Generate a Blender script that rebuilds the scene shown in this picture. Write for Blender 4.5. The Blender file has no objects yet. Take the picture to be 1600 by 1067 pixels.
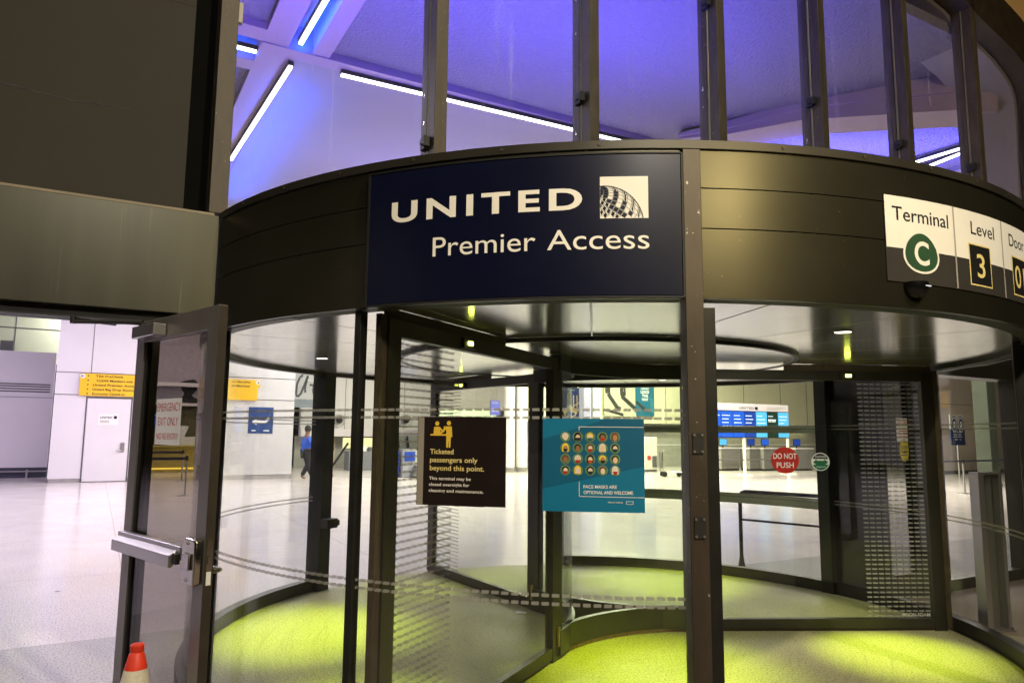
import bpy, bmesh, math, random
from math import sin, cos, pi, radians as rad, atan2, sqrt, hypot
from mathutils import Vector, Matrix
random.seed(7)
SC = bpy.context.scene
COL = SC.collection

# ------------------------------------------------------------------ camera
CAM = Vector((0.0, -6.576, 1.7))
PITCH, YAW, ROLL, FPX = 0.1245, -0.1114, 0.009, 1134.3
_F = Vector((sin(YAW)*cos(PITCH), cos(YAW)*cos(PITCH), sin(PITCH)))
_R0 = Vector((cos(YAW), -sin(YAW), 0)); _U0 = _R0.cross(_F)
_R = cos(ROLL)*_R0 + sin(ROLL)*_U0
_U = -sin(ROLL)*_R0 + cos(ROLL)*_U0
cd = bpy.data.cameras.new('camera'); cam = bpy.data.objects.new('camera', cd); COL.objects.link(cam)
cd.sensor_width = 36; cd.lens = FPX/1600*36; cd.clip_end = 400; cd.clip_start = 0.05
M = Matrix.Identity(4)
for i in range(3):
    M[i][0], M[i][1], M[i][2], M[i][3] = _R[i], _U[i], -_F[i], CAM[i]
cam.matrix_world = M
SC.camera = cam
# ------------------------------------------------------------------ night sky
w = bpy.data.worlds.new('World'); SC.world = w; w.use_nodes = True
nt = w.node_tree
sky = nt.nodes.new('ShaderNodeTexSky'); sky.sky_type = 'NISHITA'; sky.sun_disc = False
sky.sun_elevation = rad(-6); sky.sun_rotation = rad(200)
bg = nt.nodes['Background']; bg.inputs['Strength'].default_value = 0.05
nt.links.new(sky.outputs[0], bg.inputs[0])
SC.view_settings.view_transform = 'Standard'; SC.view_settings.look = 'None'
SC.view_settings.exposure = 0.0; SC.view_settings.gamma = 1.0
SC.render.engine = 'CYCLES'
SC.cycles.max_bounces = 10; SC.cycles.transparent_max_bounces = 40
SC.cycles.diffuse_bounces = 3; SC.cycles.glossy_bounces = 5
SC.cycles.caustics_reflective = False; SC.cycles.caustics_refractive = False
SC.cycles.sample_clamp_indirect = 4.0
# ------------------------------------------------------------------ frames
FA = rad(36)                                   # direction of the terminal front
FO = Vector((-2.32, -2.375, 0))                # where the front meets the drum
FU = Vector((cos(FA), sin(FA), 0)); FV = Vector((-sin(FA), cos(FA), 0))
def fw(u, v, z=0): return FO + FU*u + FV*v + Vector((0, 0, z))
def ray(x, y): return _F + _R*((x-800)/FPX) - _U*((y-533.5)/FPX)
def W(x, y, v):                                # photo point on the upright plane v behind the front -> (u, z)
    d = ray(x, y); t = ((FO-CAM).dot(FV)+v)/d.dot(FV); p = CAM+d*t
    return (p-FO).dot(FU), p.z
def G(x, y, z=0):                              # photo point at height z -> world
    d = ray(x, y); return CAM+d*((z-CAM.z)/d.z)
def Guv(x, y, z=0):
    p = G(x, y, z)-FO; return p.dot(FU), p.dot(FV)
# ------------------------------------------------------------------ lights
def kel(c): return c
def light(kind, name, loc, power, col=(1, 1, 1), dirn=None, **kw):
    l = bpy.data.lights.new(name, kind); o = bpy.data.objects.new(name, l); COL.objects.link(o)
    l.energy = power; l.color = col; o.location = loc
    for k, v in kw.items(): setattr(l, k, v)
    if dirn is not None:
        o.rotation_euler = Vector(dirn).to_track_quat('-Z', 'Y').to_euler()
    return o
def strip_light(name, p0, p1, power, col, up=False, wd=0.07, spread=180):
    p0, p1 = Vector(p0), Vector(p1); d = p1-p0
    l = bpy.data.lights.new(name, 'AREA'); l.shape = 'RECTANGLE'; l.size = d.length; l.size_y = wd
    l.energy = power; l.color = col; l.spread = rad(spread)
    o = bpy.data.objects.new(name, l); COL.objects.link(o)
    x = d.normalized(); z = Vector((0, 0, -1 if up else 1)); y = z.cross(x).normalized(); z = x.cross(y)
    m = Matrix.Identity(4)
    for i in range(3): m[i][0], m[i][1], m[i][2], m[i][3] = x[i], y[i], z[i], ((p0+p1)/2)[i]
    o.matrix_world = m
    return o
WHITE = (1.0, 0.93, 0.97); BLUE = (0.10, 0.075, 1.0); DEEP = (0.0, 0.10, 1.0); WARM = (1.0, 0.74, 0.40); LIME = (0.80, 1.0, 0.015)
# rows of linear lamps under the hall ceiling (out of the picture, above the drum)
for (u, v, pw, c) in ((-9, 16, 210, (.80, .68, 1)), (-3, 19, 105, (.82, .70, 1)), (-6, 9, 260, (.95, .85, 1)), (2, 15, 240, WHITE), (7, 20, 260, WHITE), (13, 13, 380, (1, .96, .80)),
                   (15, 19, 1000, (1, .97, .66)), (21, 20.5, 1050, (1, .96, .66)), (22, 13, 340, (1, .93, .78)), (9, 8, 110, WHITE), (23, 6, 260, (1, .9, .85)), (21, 9.5, 560, (1, .88, .78)), (1, 26, 200, WHITE), (-3, 5.6, 90, WHITE)):
    strip_light('hall_lamp', fw(u-3, v, 6.6), fw(u+3, v, 6.6), pw*1.95, c, wd=0.12)
# blue ceiling wash: lamps in the grooves, plus unseen uplights added lower down
strip_light('blue_uplight', fw(1.8, 2.4, 3.5), fw(6.4, 2.4, 3.5), 520, (.13, .10, 1), up=True, wd=0.2, spread=120)
strip_light('blue_uplight', fw(-3.5, 2.4, 3.9), fw(0.8, 2.4, 3.9), 430, (0.20, 0.12, 1.0), up=True, wd=0.2, spread=120)
strip_light('blue_uplight', fw(1.75, 6.0, 6.35), fw(1.75, 12.5, 6.35), 130, (0.0, 0.09, 1.0), up=True, wd=0.05, spread=160)
strip_light('blue_uplight', fw(1.54, 0.6, 6.95), fw(1.54, 5.0, 6.95), 150, DEEP, up=True, wd=0.04)
strip_light('blue_uplight', fw(-3.0, 5.46, 6.95), fw(1.0, 5.46, 6.95), 110, DEEP, up=True, wd=0.04)
strip_light('blue_uplight', fw(2.6, 8.6, 3.9), fw(7.0, 8.6, 3.9), 170, (.26, .24, 1), up=True, wd=0.2, spread=130)
strip_light('blue_uplight', fw(9.9, 4.4, 5.7), fw(13.2, 2.4, 5.4), 420, (.10, .09, 1), up=True, wd=0.2, spread=115)
# unseen warm spots outdoors: inferred canopy light, and one added for the door
light('SPOT', 'outdoor_spot', (3.3, -7.5, 4.45), 430, (1, .80, .40), (-0.50, 0.80, -0.32), spot_size=rad(44), spot_blend=0.9, shadow_soft_size=0.16)
light('SPOT', 'outdoor_spot', (8.6, -11.0, 14.0), 6500, (1, .86, .62), (-10.4, 8.0, -11.4), spot_size=rad(80), spot_blend=0.9, shadow_soft_size=0.2)
light('SPOT', 'outdoor_spot', (6.2, -4.6, 5.6), 1100, WARM, (0.25, 0.7, 0.25), spot_size=rad(110), spot_blend=0.9, shadow_soft_size=0.25)
light('SPOT', 'outdoor_spot', (1.8, -9.2, 6.2), 1020, (1, .90, .74), (-0.15, 0.9, -0.52), spot_size=rad(90), spot_blend=0.9, shadow_soft_size=0.25)

light('SPOT', 'outdoor_spot', (-5.2, -7.2, 5.0), 330, (1, .86, .70), (2.9, 4.1, -3.7), spot_size=rad(36), spot_blend=0.8, shadow_soft_size=0.2)  # added narrow spot that brightens the open door and its sheet

# ------------------------------------------------------------------ materials
def sr(r, g, b):
    f = lambda c: (c/255/12.92 if c/255 <= 0.04045 else ((c/255+0.055)/1.055)**2.4)
    return (f(r), f(g), f(b))
class NT:
    def __init__(s, m): s.t = m.node_tree; s.n = s.t.nodes; s.l = s.t.links
    def new(s, k, **kw):
        n = s.n.new(k)
        for a, b in kw.items(): setattr(n, a, b)
        return n
    def put(s, sock, v):
        if hasattr(v, 'is_output'): s.l.new(v, sock)
        else: sock.default_value = v
    def m(s, op, a, b=0.0, clamp=False):
        n = s.new('ShaderNodeMath', operation=op, use_clamp=clamp); s.put(n.inputs[0], a); s.put(n.inputs[1], b); return n.outputs[0]
    def noise(s, vec, scale, detail=4.0, rough=0.55):
        n = s.new('ShaderNodeTexNoise'); n.inputs['Scale'].default_value = scale; n.inputs['Detail'].default_value = detail
        n.inputs['Roughness'].default_value = rough
        if vec is not None: s.l.new(vec, n.inputs['Vector'])
        return n.outputs['Fac']
    def obj(s): return s.new('ShaderNodeTexCoord').outputs['Object']
    def scaled(s, vec, sc):
        n = s.new('ShaderNodeMapping'); n.inputs['Scale'].default_value = sc; s.l.new(vec, n.inputs['Vector']); return n.outputs[0]
    def ramp(s, fac, stops):
        n = s.new('ShaderNodeValToRGB'); s.l.new(fac, n.inputs[0]); e = n.color_ramp.elements
        while len(e) < len(stops): e.new(0.5)
        for el, (p, c) in zip(e, stops): el.position = p; el.color = (*c, 1) if len(c) == 3 else c
        return n.outputs[0]
    def mix(s, fac, a, b):
        n = s.new('ShaderNodeMix', data_type='RGBA'); s.put(n.inputs[0], fac); s.put(n.inputs[6], a if hasattr(a, 'is_output') else (*a, 1)); s.put(n.inputs[7], b if hasattr(b, 'is_output') else (*b, 1)); return n.outputs[2]
MATS = {}
def mat(name, col, rough=0.5, metal=0.0, var=0.12, nscale=6.0, bump=0.0, bscale=60.0, stretch=(1, 1, 1), emit=None, spec=0.5, speck=None, drip=None):
    if name in MATS: return MATS[name]
    m = bpy.data.materials.new(name); m.use_nodes = True; t = NT(m); b = t.n['Principled BSDF']
    o = t.scaled(t.obj(), stretch)
    f = t.noise(o, nscale, 5.0)
    lo = tuple(c*(1-var) for c in col); hi = tuple(min(1, c*(1+var)) for c in col)
    c = t.ramp(f, ((0.3, lo), (0.7, hi)))
    if drip:
        dn = t.noise(t.scaled(t.obj(), (7, 7, 0.18)), 2.0, 6.0, 0.7)
        c = t.mix(t.m('MULTIPLY', t.ramp(dn, ((0.60, (0, 0, 0)), (0.74, (1, 1, 1)))), drip[1]), c, drip[0])
    if speck:
        s = t.noise(t.obj(), speck[1], 2.0, 0.6)
        k = t.ramp(s, ((speck[2], (0, 0, 0)), (speck[2]+0.06, (1, 1, 1))))
        c = t.mix(k, c, speck[0])
    t.l.new(c, b.inputs['Base Color'])
    r = t.m('MULTIPLY_ADD', f, 0.3*rough); t.n[-1].inputs[2].default_value = 0.85*rough
    t.l.new(r, b.inputs['Roughness'])
    b.inputs['Metallic'].default_value = metal
    b.inputs['Specular IOR Level'].default_value = spec
    if bump:
        h = t.noise(o, bscale, 4.0); bn = t.new('ShaderNodeBump'); bn.inputs['Strength'].default_value = bump; bn.inputs['Distance'].default_value = 0.01 if bump < 0.9 else 0.05
        t.l.new(h, bn.inputs['Height']); t.l.new(bn.outputs[0], b.inputs['Normal'])
    if emit:
        b.inputs['Emission Color'].default_value = (*emit[0], 1); b.inputs['Emission Strength'].default_value = emit[1]
    MATS[name] = m
    return m
def glass(name, tint=(0.95, 0.965, 0.95), dash=None, dirt=0.0, refl=0.045, dash_op=0.75):
    """clear pane: transparent with a mirror coat that grows at grazing angles; dash = printed safety marks"""
    if name in MATS: return MATS[name]
    m = bpy.data.materials.new(name); m.use_nodes = True; t = NT(m); t.n.remove(t.n['Principled BSDF']); out = t.n['Material Output']
    g = t.new('ShaderNodeNewGeometry')
    dp = t.new('ShaderNodeVectorMath', operation='DOT_PRODUCT'); t.l.new(g.outputs['Incoming'], dp.inputs[0]); t.l.new(g.outputs['Normal'], dp.inputs[1])
    c = t.m('ABSOLUTE', dp.outputs['Value'])
    k = t.m('POWER', t.m('SUBTRACT', 1.0, c), 5.0)
    fr = t.m('MULTIPLY_ADD', k, 0.75); t.n[-1].inputs[2].default_value = refl
    tr = t.new('ShaderNodeBsdfTransparent'); tr.inputs[0].default_value = (*tint, 1)
    gl = t.new('ShaderNodeBsdfAnisotropic' if False else 'ShaderNodeBsdfGlossy'); gl.inputs['Roughness'].default_value = 0.015
    mx = t.new('ShaderNodeMixShader'); t.l.new(fr, mx.inputs[0]); t.l.new(tr.outputs[0], mx.inputs[1]); t.l.new(gl.outputs[0], mx.inputs[2])
    sh = mx.outputs[0]
    o = t.obj()
    if dirt:
        st = t.noise(t.scaled(o, (9, 9, 0.22)), 2.2, 6.0, 0.65)
        k1 = t.ramp(st, ((0.60, (0, 0, 0)), (0.75, (1, 1, 1))))
        sp = t.noise(o, 34.0, 3.0, 0.6); k2 = t.ramp(sp, ((0.66, (0, 0, 0)), (0.72, (1, 1, 1))))
        f = t.m('MULTIPLY', t.m('MAXIMUM', k1, t.m('MULTIPLY', k2, 0.6)), dirt)
        f = t.m('ADD', f, dirt*0.06)
        df = t.new('ShaderNodeBsdfTranslucent'); df.inputs[0].default_value = (0.8, 0.8, 0.78, 1)
        m2 = t.new('ShaderNodeMixShader'); t.l.new(f, m2.inputs[0]); t.l.new(sh, m2.inputs[1]); t.l.new(df.outputs[0], m2.inputs[2]); sh = m2.outputs[0]
    if dash:
        sp = t.new('ShaderNodeSeparateXYZ'); t.l.new(o, sp.inputs[0])
        X, Y, Z = sp.outputs
        if dash == 'drum':
            s = t.m('MULTIPLY', t.m('ARCTAN2', Y, X), 3.25)
            row = 0.0
            for z in (1.805, 1.768, 0.985, 0.949):
                row = t.m('ADD', row, t.m('LESS_THAN', t.m('ABSOLUTE', t.m('SUBTRACT', Z, z)), 0.0065))
            on = t.m('LESS_THAN', t.m('FLOORED_MODULO', s, 0.046), 0.033)
            k = t.m('MULTIPLY', row, on)
        else:
            row = t.m('LESS_THAN', t.m('FLOORED_MODULO', Z, 0.040), 0.0125)
            on = t.m('LESS_THAN', t.m('FLOORED_MODULO', X, 0.058), 0.040)
            inside = t.m('MULTIPLY', t.m('GREATER_THAN', X, 2.436), t.m('LESS_THAN', X, 3.0))
            k = t.m('MULTIPLY', t.m('MULTIPLY', row, on), inside)
        k = t.m('MULTIPLY', k, dash_op)
        df = t.new('ShaderNodeBsdfDiffuse'); df.inputs[0].default_value = (0.50, 0.49, 0.45, 1)
        tl = t.new('ShaderNodeBsdfTranslucent'); tl.inputs[0].default_value = (0.30, 0.30, 0.28, 1)
        ad = t.new('ShaderNodeMixShader'); ad.inputs[0].default_value = 0.35; t.l.new(df.outputs[0], ad.inputs[1]); t.l.new(tl.outputs[0], ad.inputs[2])
        m3 = t.new('ShaderNodeMixShader'); t.l.new(k, m3.inputs[0]); t.l.new(sh, m3.inputs[1]); t.l.new(ad.outputs[0], m3.inputs[2]); sh = m3.outputs[0]
    t.l.new(sh, out.inputs[0]); MATS[name] = m
    return m
def emis(name, col, s):
    if name in MATS: return MATS[name]
    m = bpy.data.materials.new(name); m.use_nodes = True; b = m.node_tree.nodes['Principled BSDF']
    b.inputs['Base Color'].default_value = (*[c*.5 for c in col], 1); b.inputs['Emission Color'].default_value = (*col, 1); b.inputs['Emission Strength'].default_value = s
    b.inputs['Roughness'].default_value = 0.4
    MATS[name] = m; return m
bronze = mat('bronze metal', (0.052, 0.047, 0.036), 0.42, 0.55, 0.18, 3.0, 0.04, 140, (1, 1, 0.3))
olive = mat('olive brushed fascia', (0.058, 0.054, 0.036), 0.34, 0.80, 0.13, 1.3, 0.0, 90, (1, 1, 1), speck=((.22, .21, .17), 42, .735))
oliveb = mat('olive painted beam', (0.050, 0.048, 0.032), 0.36, 0.55, 0.16, 1.6, 0.03, 60, (3, 3, 0.3), drip=((.20, .19, .15), .6))
trim = mat('dark trim metal', (0.022, 0.022, 0.020), 0.38, 0.4, 0.2, 8.0)
black = mat('black rubber', (0.008, 0.008, 0.008), 0.6, 0, 0.2, 20)
brush = mat('brown brush pile', (0.075, 0.055, 0.030), 0.9, 0, 0.35, 90, 0.6, 240, (1, 1, 0.15))
rust = mat('worn brown seal', (0.16, 0.10, 0.045), 0.8, 0, 0.4, 60, 0.4, 120)
steel = mat('brushed steel', (0.50, 0.48, 0.48), 0.30, 0.9, 0.05, 4, 0.0, 160, (1, 1, 1))
chrome = mat('polished steel', (0.55, 0.52, 0.48), 0.18, 1.0, 0.06, 8)
ceilm = mat('glossy ceiling metal', (0.72, 0.72, 0.72), 0.17, 0.85, 0.06, 1.2, 0.015, 5)
ceild = mat('glossy canopy metal', (0.72, 0.72, 0.71), 0.18, 0.8, 0.08, 1.2)
mullm = mat('weathered bronze mullion', (0.072, 0.059, 0.041), 0.55, 0.3, 0.30, 14, 0.10, 110, (1, 1, 0.25), speck=((.24, .21, .17), 45, .68))
navy = mat('navy sign face', (0.0046, 0.0060, 0.023), 0.30, 0, 0.10, 3, spec=0.28)
cream = mat('cream vinyl', (0.90, 0.87, 0.79), 0.5, 0, 0.03, 5)
white = mat('white vinyl', (0.80, 0.80, 0.78), 0.5, 0, 0.03, 5)
inkblk = mat('black ink', (0.012, 0.012, 0.012), 0.45, 0, 0.1, 5)
signdk = mat('dark sign vinyl', (0.040, 0.037, 0.032), 0.45, 0, 0.08, 4)
yellow = mat('yellow ink', (0.80, 0.52, 0.045), 0.5, 0, 0.04, 5)
paley = mat('pale yellow ink', (0.85, 0.70, 0.26), 0.5, 0, 0.04, 5)
green = mat('green vinyl', (0.030, 0.085, 0.040), 0.45, 0, 0.06, 5)
maroon = mat('maroon black sign', (0.010, 0.005, 0.004), 0.4, 0, 0.1, 5)
greybr = mat('grey sign edge', (0.30, 0.27, 0.22), 0.5, 0, 0.06, 5)
teal = mat('teal poster', (0.003, 0.165, 0.31), 0.42, 0, 0.05, 3)
teal2 = mat('dark teal poster', (0.002, 0.105, 0.205), 0.42, 0, 0.05, 3)
redst = mat('red sticker', (0.50, 0.022, 0.014), 0.45, 0, 0.06, 6)
hallw = mat('white hall panel', (0.74, 0.70, 0.74), 0.42, 0, 0.03, 0.8)
hallg = mat('grey hall panel', (0.62, 0.61, 0.62), 0.40, 0, 0.04, 0.7)
hally = mat('pale yellow hall panel', (0.70, 0.70, 0.50), 0.36, 0, 0.05, 0.5)
seam = mat('panel seam', (0.10, 0.10, 0.10), 0.7, 0, 0.1, 6)
dgrey = mat('dark grey board', (0.10, 0.10, 0.10), 0.5, 0, 0.12, 2)
plaster = mat('textured ceiling plaster', (0.17, 0.155, 0.20), 0.85, 0, 0.10, 18.0, 1.0, 24)
smooth = mat('smooth ceiling plaster', (0.23, 0.215, 0.235), 0.7, 0, 0.03, 0.6)
beamm = mat('ceiling rib paint', (0.30, 0.23, 0.28), 0.7, 0, 0.03, 1.0)
stucco = mat('dark brown stucco', (0.038, 0.033, 0.024), 0.8, 0, 0.18, 1.3, 0.25, 190)
tan = mat('tan soffit', (0.55, 0.38, 0.19), 0.8, 0, 0.06, 0.8)

# ------------------------------------------------------------------ mesh builder
class MB:
    def __init__(s): s.v = []; s.f = []; s.mi = []; s.cur = 0
    def face(s, pts):
        i = len(s.v); s.v += [tuple(p) for p in pts]; s.f.append(tuple(range(i, i+len(pts)))); s.mi.append(s.cur); return s
    def grid(s, rows, closed=False):
        i = len(s.v); n = len(rows[0])
        for r in rows: s.v += [tuple(p) for p in r]
        for a in range(len(rows)-1):
            for b in range(n if closed else n-1):
                c = (b+1) % n
                s.f.append((i+a*n+b, i+a*n+c, i+(a+1)*n+c, i+(a+1)*n+b)); s.mi.append(s.cur)
        return s
    def box(s, x0, x1, y0, y1, z0, z1):
        i = len(s.v)
        s.v += [(x, y, z) for z in (z0, z1) for x, y in ((x0, y0), (x1, y0), (x1, y1), (x0, y1))]
        for f in ((3, 2, 1, 0), (4, 5, 6, 7), (0, 1, 5, 4), (1, 2, 6, 5), (2, 3, 7, 6), (3, 0, 4, 7)):
            s.f.append(tuple(i+k for k in f)); s.mi.append(s.cur)
        return s
    def prism(s, poly, axis, a, b):                 # poly in the two other axes, extruded from a to b
        def P(p, t): return {'x': (t, p[0], p[1]), 'y': (p[0], t, p[1]), 'z': (p[0], p[1], t)}[axis]
        i = len(s.v); n = len(poly)
        s.v += [P(p, a) for p in poly]+[P(p, b) for p in poly]
        s.f.append(tuple(range(i+n-1, i-1, -1))); s.f.append(tuple(range(i+n, i+2*n))); s.mi += [s.cur]*2
        for k in range(n):
            j = (k+1) % n; s.f.append((i+k, i+j, i+n+j, i+n+k)); s.mi.append(s.cur)
        return s
    def arc(s, r0, r1, a0, a1, z0, z1, seg=None, c=(0, 0)):     # curved box, angles in degrees
        seg = seg or max(2, int(abs(a1-a0)/2.5)+1)
        rows = []
        for k in range(seg+1):
            a = rad(a0+(a1-a0)*k/seg); ca, sa = cos(a), sin(a)
            rows.append([(c[0]+r0*ca, c[1]+r0*sa, z0), (c[0]+r1*ca, c[1]+r1*sa, z0), (c[0]+r1*ca, c[1]+r1*sa, z1), (c[0]+r0*ca, c[1]+r0*sa, z1)])
        s.grid(rows, closed=True)
        if abs(a1-a0) < 359.9: s.face(rows[0][::-1]); s.face(rows[-1])
        return s
    def tube(s, pts, r, seg=10, cap=True):
        pts = [Vector(p) for p in pts]; rr = r if isinstance(r, (list, tuple)) else [r]*len(pts); rows = []
        ref = Vector((0, 0, 1))
        for k, p in enumerate(pts):
            d = (pts[min(k+1, len(pts)-1)]-pts[max(k-1, 0)]).normalized()
            q = ref if abs(d.dot(ref)) < 0.95 else Vector((1, 0, 0))
            a = d.cross(q).normalized(); b = d.cross(a)
            rows.append([p+a*(rr[k]*cos(2*pi*j/seg))+b*(rr[k]*sin(2*pi*j/seg)) for j in range(seg)])
        s.grid(rows, closed=True)
        if cap: s.face(rows[0][::-1]); s.face(rows[-1])
        return s
    def lathe(s, prof, seg=32, c=(0, 0, 0), a0=0, a1=360):
        full = abs(a1-a0) >= 360
        rows = [[(c[0]+r*cos(rad(a0+(a1-a0)*k/seg)), c[1]+r*sin(rad(a0+(a1-a0)*k/seg)), c[2]+z) for k in range(seg if full else seg+1)] for r, z in prof]
        s.grid(rows, closed=full)
        return s
    def build(s, name, mats, parent=None, loc=None, rz=0, bevel=0.0, smooth=False):
        me = bpy.data.meshes.new(name); me.from_pydata(s.v, [], s.f); me.polygons.foreach_set('material_index', s.mi)
        for m in (mats if isinstance(mats, (list, tuple)) else [mats]): me.materials.append(m)
        bm = bmesh.new(); bm.from_mesh(me); bmesh.ops.remove_doubles(bm, verts=bm.verts, dist=1e-6)
        if not getattr(s, 'flat', False): bmesh.ops.recalc_face_normals(bm, faces=bm.faces)
        bm.to_mesh(me); bm.free()
        o = bpy.data.objects.new(name, me); COL.objects.link(o)
        if parent is not None: o.parent = parent
        if loc is not None: o.location = loc
        o.rotation_euler[2] = rz
        if smooth or bevel:
            for p in me.polygons: p.use_smooth = True
            try: me.set_sharp_from_angle(angle=rad(38))
            except Exception: pass
        if bevel:
            b = o.modifiers.new('bevel', 'BEVEL'); b.width = bevel; b.segments = 2; b.limit_method = 'ANGLE'; b.angle_limit = rad(40); b.harden_normals = True
        return o
def box(*a): return MB().box(*a)
def tag(o, label, cat, group=None):
    o['label'] = label; o['category'] = cat
    if group: o['group'] = group
    return o
def thing(name, label, cat, loc=(0, 0, 0), rz=0.0, group=None):
    o = bpy.data.objects.new(name, None); COL.objects.link(o); o.location = loc; o.rotation_euler[2] = rz; o.empty_display_size = 0.2
    return tag(o, label, cat, group)
def structure(o): o['kind'] = 'structure'; return o
def hthing(name, label, cat, u, v, z=0, group=None): return thing(name, label, cat, fw(u, v, z), FA, group)

# flat art: printed designs and lettering, mapped on to a plane or the drum
_tc = {}
def glyphs(body, bold=0.0, spacing=1.0, align='LEFT'):
    key = (body, bold, spacing, align)
    if key in _tc: return _tc[key]
    c = bpy.data.curves.new('t', 'FONT'); c.body = body; c.size = 1.0; c.offset = bold; c.space_character = spacing; c.align_x = align; c.resolution_u = 5
    o = bpy.data.objects.new('t', c); COL.objects.link(o); bpy.context.view_layer.update()
    me = o.evaluated_get(bpy.context.evaluated_depsgraph_get()).to_mesh()
    r = ([(v.co.x, v.co.y) for v in me.vertices], [tuple(p.vertices) for p in me.polygons])
    o.to_mesh_clear(); bpy.data.objects.remove(o); bpy.data.curves.remove(c)
    _tc[key] = r
    return r
class Art:
    """layers of ink; every layer sits a fraction of a millimetre above the one below"""
    def __init__(s, fmap, step=0.0005): s.v = []; s.fc = []; s.mi = []; s.cur = 0; s.f = fmap; s.mats = []; s.step = step
    def use(s, m):
        if m not in s.mats: s.mats.append(m)
        s.cur = s.mats.index(m); return s
    def poly(s, m, pts, lay=1):
        s.use(m); i = len(s.v); s.v += [(p[0], lay*s.step, p[1]) for p in pts]; s.fc.append(tuple(range(i, i+len(pts)))); s.mi.append(s.cur); return s
    def rect(s, m, x0, x1, z0, z1, lay=1, nx=1): return s.poly(m, [(x0, z0), (x1, z0), (x1, z1), (x0, z1)], lay)
    def disc(s, m, cx, cz, rx, rz=None, lay=1, n=20, a0=0, a1=360):
        rz = rz or rx
        return s.poly(m, [(cx+rx*cos(rad(a0+(a1-a0)*k/n)), cz+rz*sin(rad(a0+(a1-a0)*k/n))) for k in range(n+(a1-a0 < 360))], lay)
    def line(s, m, p, q, wd, lay=1):
        p, q = Vector(p), Vector(q); d = (q-p).normalized(); n = Vector((-d.y, d.x))*wd/2
        return s.poly(m, [p-n, q-n, q+n, p+n], lay)
    def text(s, m, body, x, z, cap, width=None, bold=0.0, spacing=1.0, align='LEFT', lay=2):
        vs, fs = glyphs(body, bold, spacing, align); k = cap/0.727; kx = k
        x0 = min(v[0] for v in vs); x1 = max(v[0] for v in vs)
        if width: kx = width/(x1-x0)
        off = {'LEFT': x-x0*kx, 'CENTER': x-(x0+x1)/2*kx, 'RIGHT': x-x1*kx}[align]
        s.use(m); i = len(s.v)
        s.v += [(off+a*kx, lay*s.step, z+b*k) for a, b in vs]
        for f in fs: s.fc.append(tuple(i+q for q in f)); s.mi.append(s.cur)
        return s
    def build(s, name, parent, back=None):
        if back:
            xs = [v[0] for v in s.v]; zs = [v[2] for v in s.v]; s.rect(back, min(xs)-.002, max(xs)+.002, min(zs)-.002, max(zs)+.002, 0.5)
        me = bpy.data.meshes.new(name); me.from_pydata(s.v, [], s.fc); me.polygons.foreach_set('material_index', s.mi)
        for m in s.mats: me.materials.append(m)
        bm = bmesh.new(); bm.from_mesh(me)
        if getattr(s.f, 'curved', False):                # cut into narrow strips so that the ink follows the bend
            xs = [v.co.x for v in bm.verts]; x = math.ceil(min(xs)/0.03)*0.03
            while x < max(xs):
                bmesh.ops.bisect_plane(bm, geom=bm.verts[:]+bm.edges[:]+bm.faces[:], dist=1e-6, plane_co=(x, 0, 0), plane_no=(1, 0, 0)); x += 0.03
        for v in bm.verts: v.co = s.f(v.co.x, v.co.z, v.co.y)
        bm.to_mesh(me); bm.free()
        o = bpy.data.objects.new(name, me); COL.objects.link(o); o.parent = parent
        return o
def on_drum(a0, r):                                  # x runs along the drum from angle a0 (degrees)
    def f(x, z, o=0.0):
        a = rad(a0)+x/r; return ((r+o)*cos(a), (r+o)*sin(a), z)
    f.curved = True
    return f
def on_front(y=0.0):                                 # faces the street in a thing's own frame
    return lambda x, z, o=0.0: (x, y-o, z)

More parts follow.
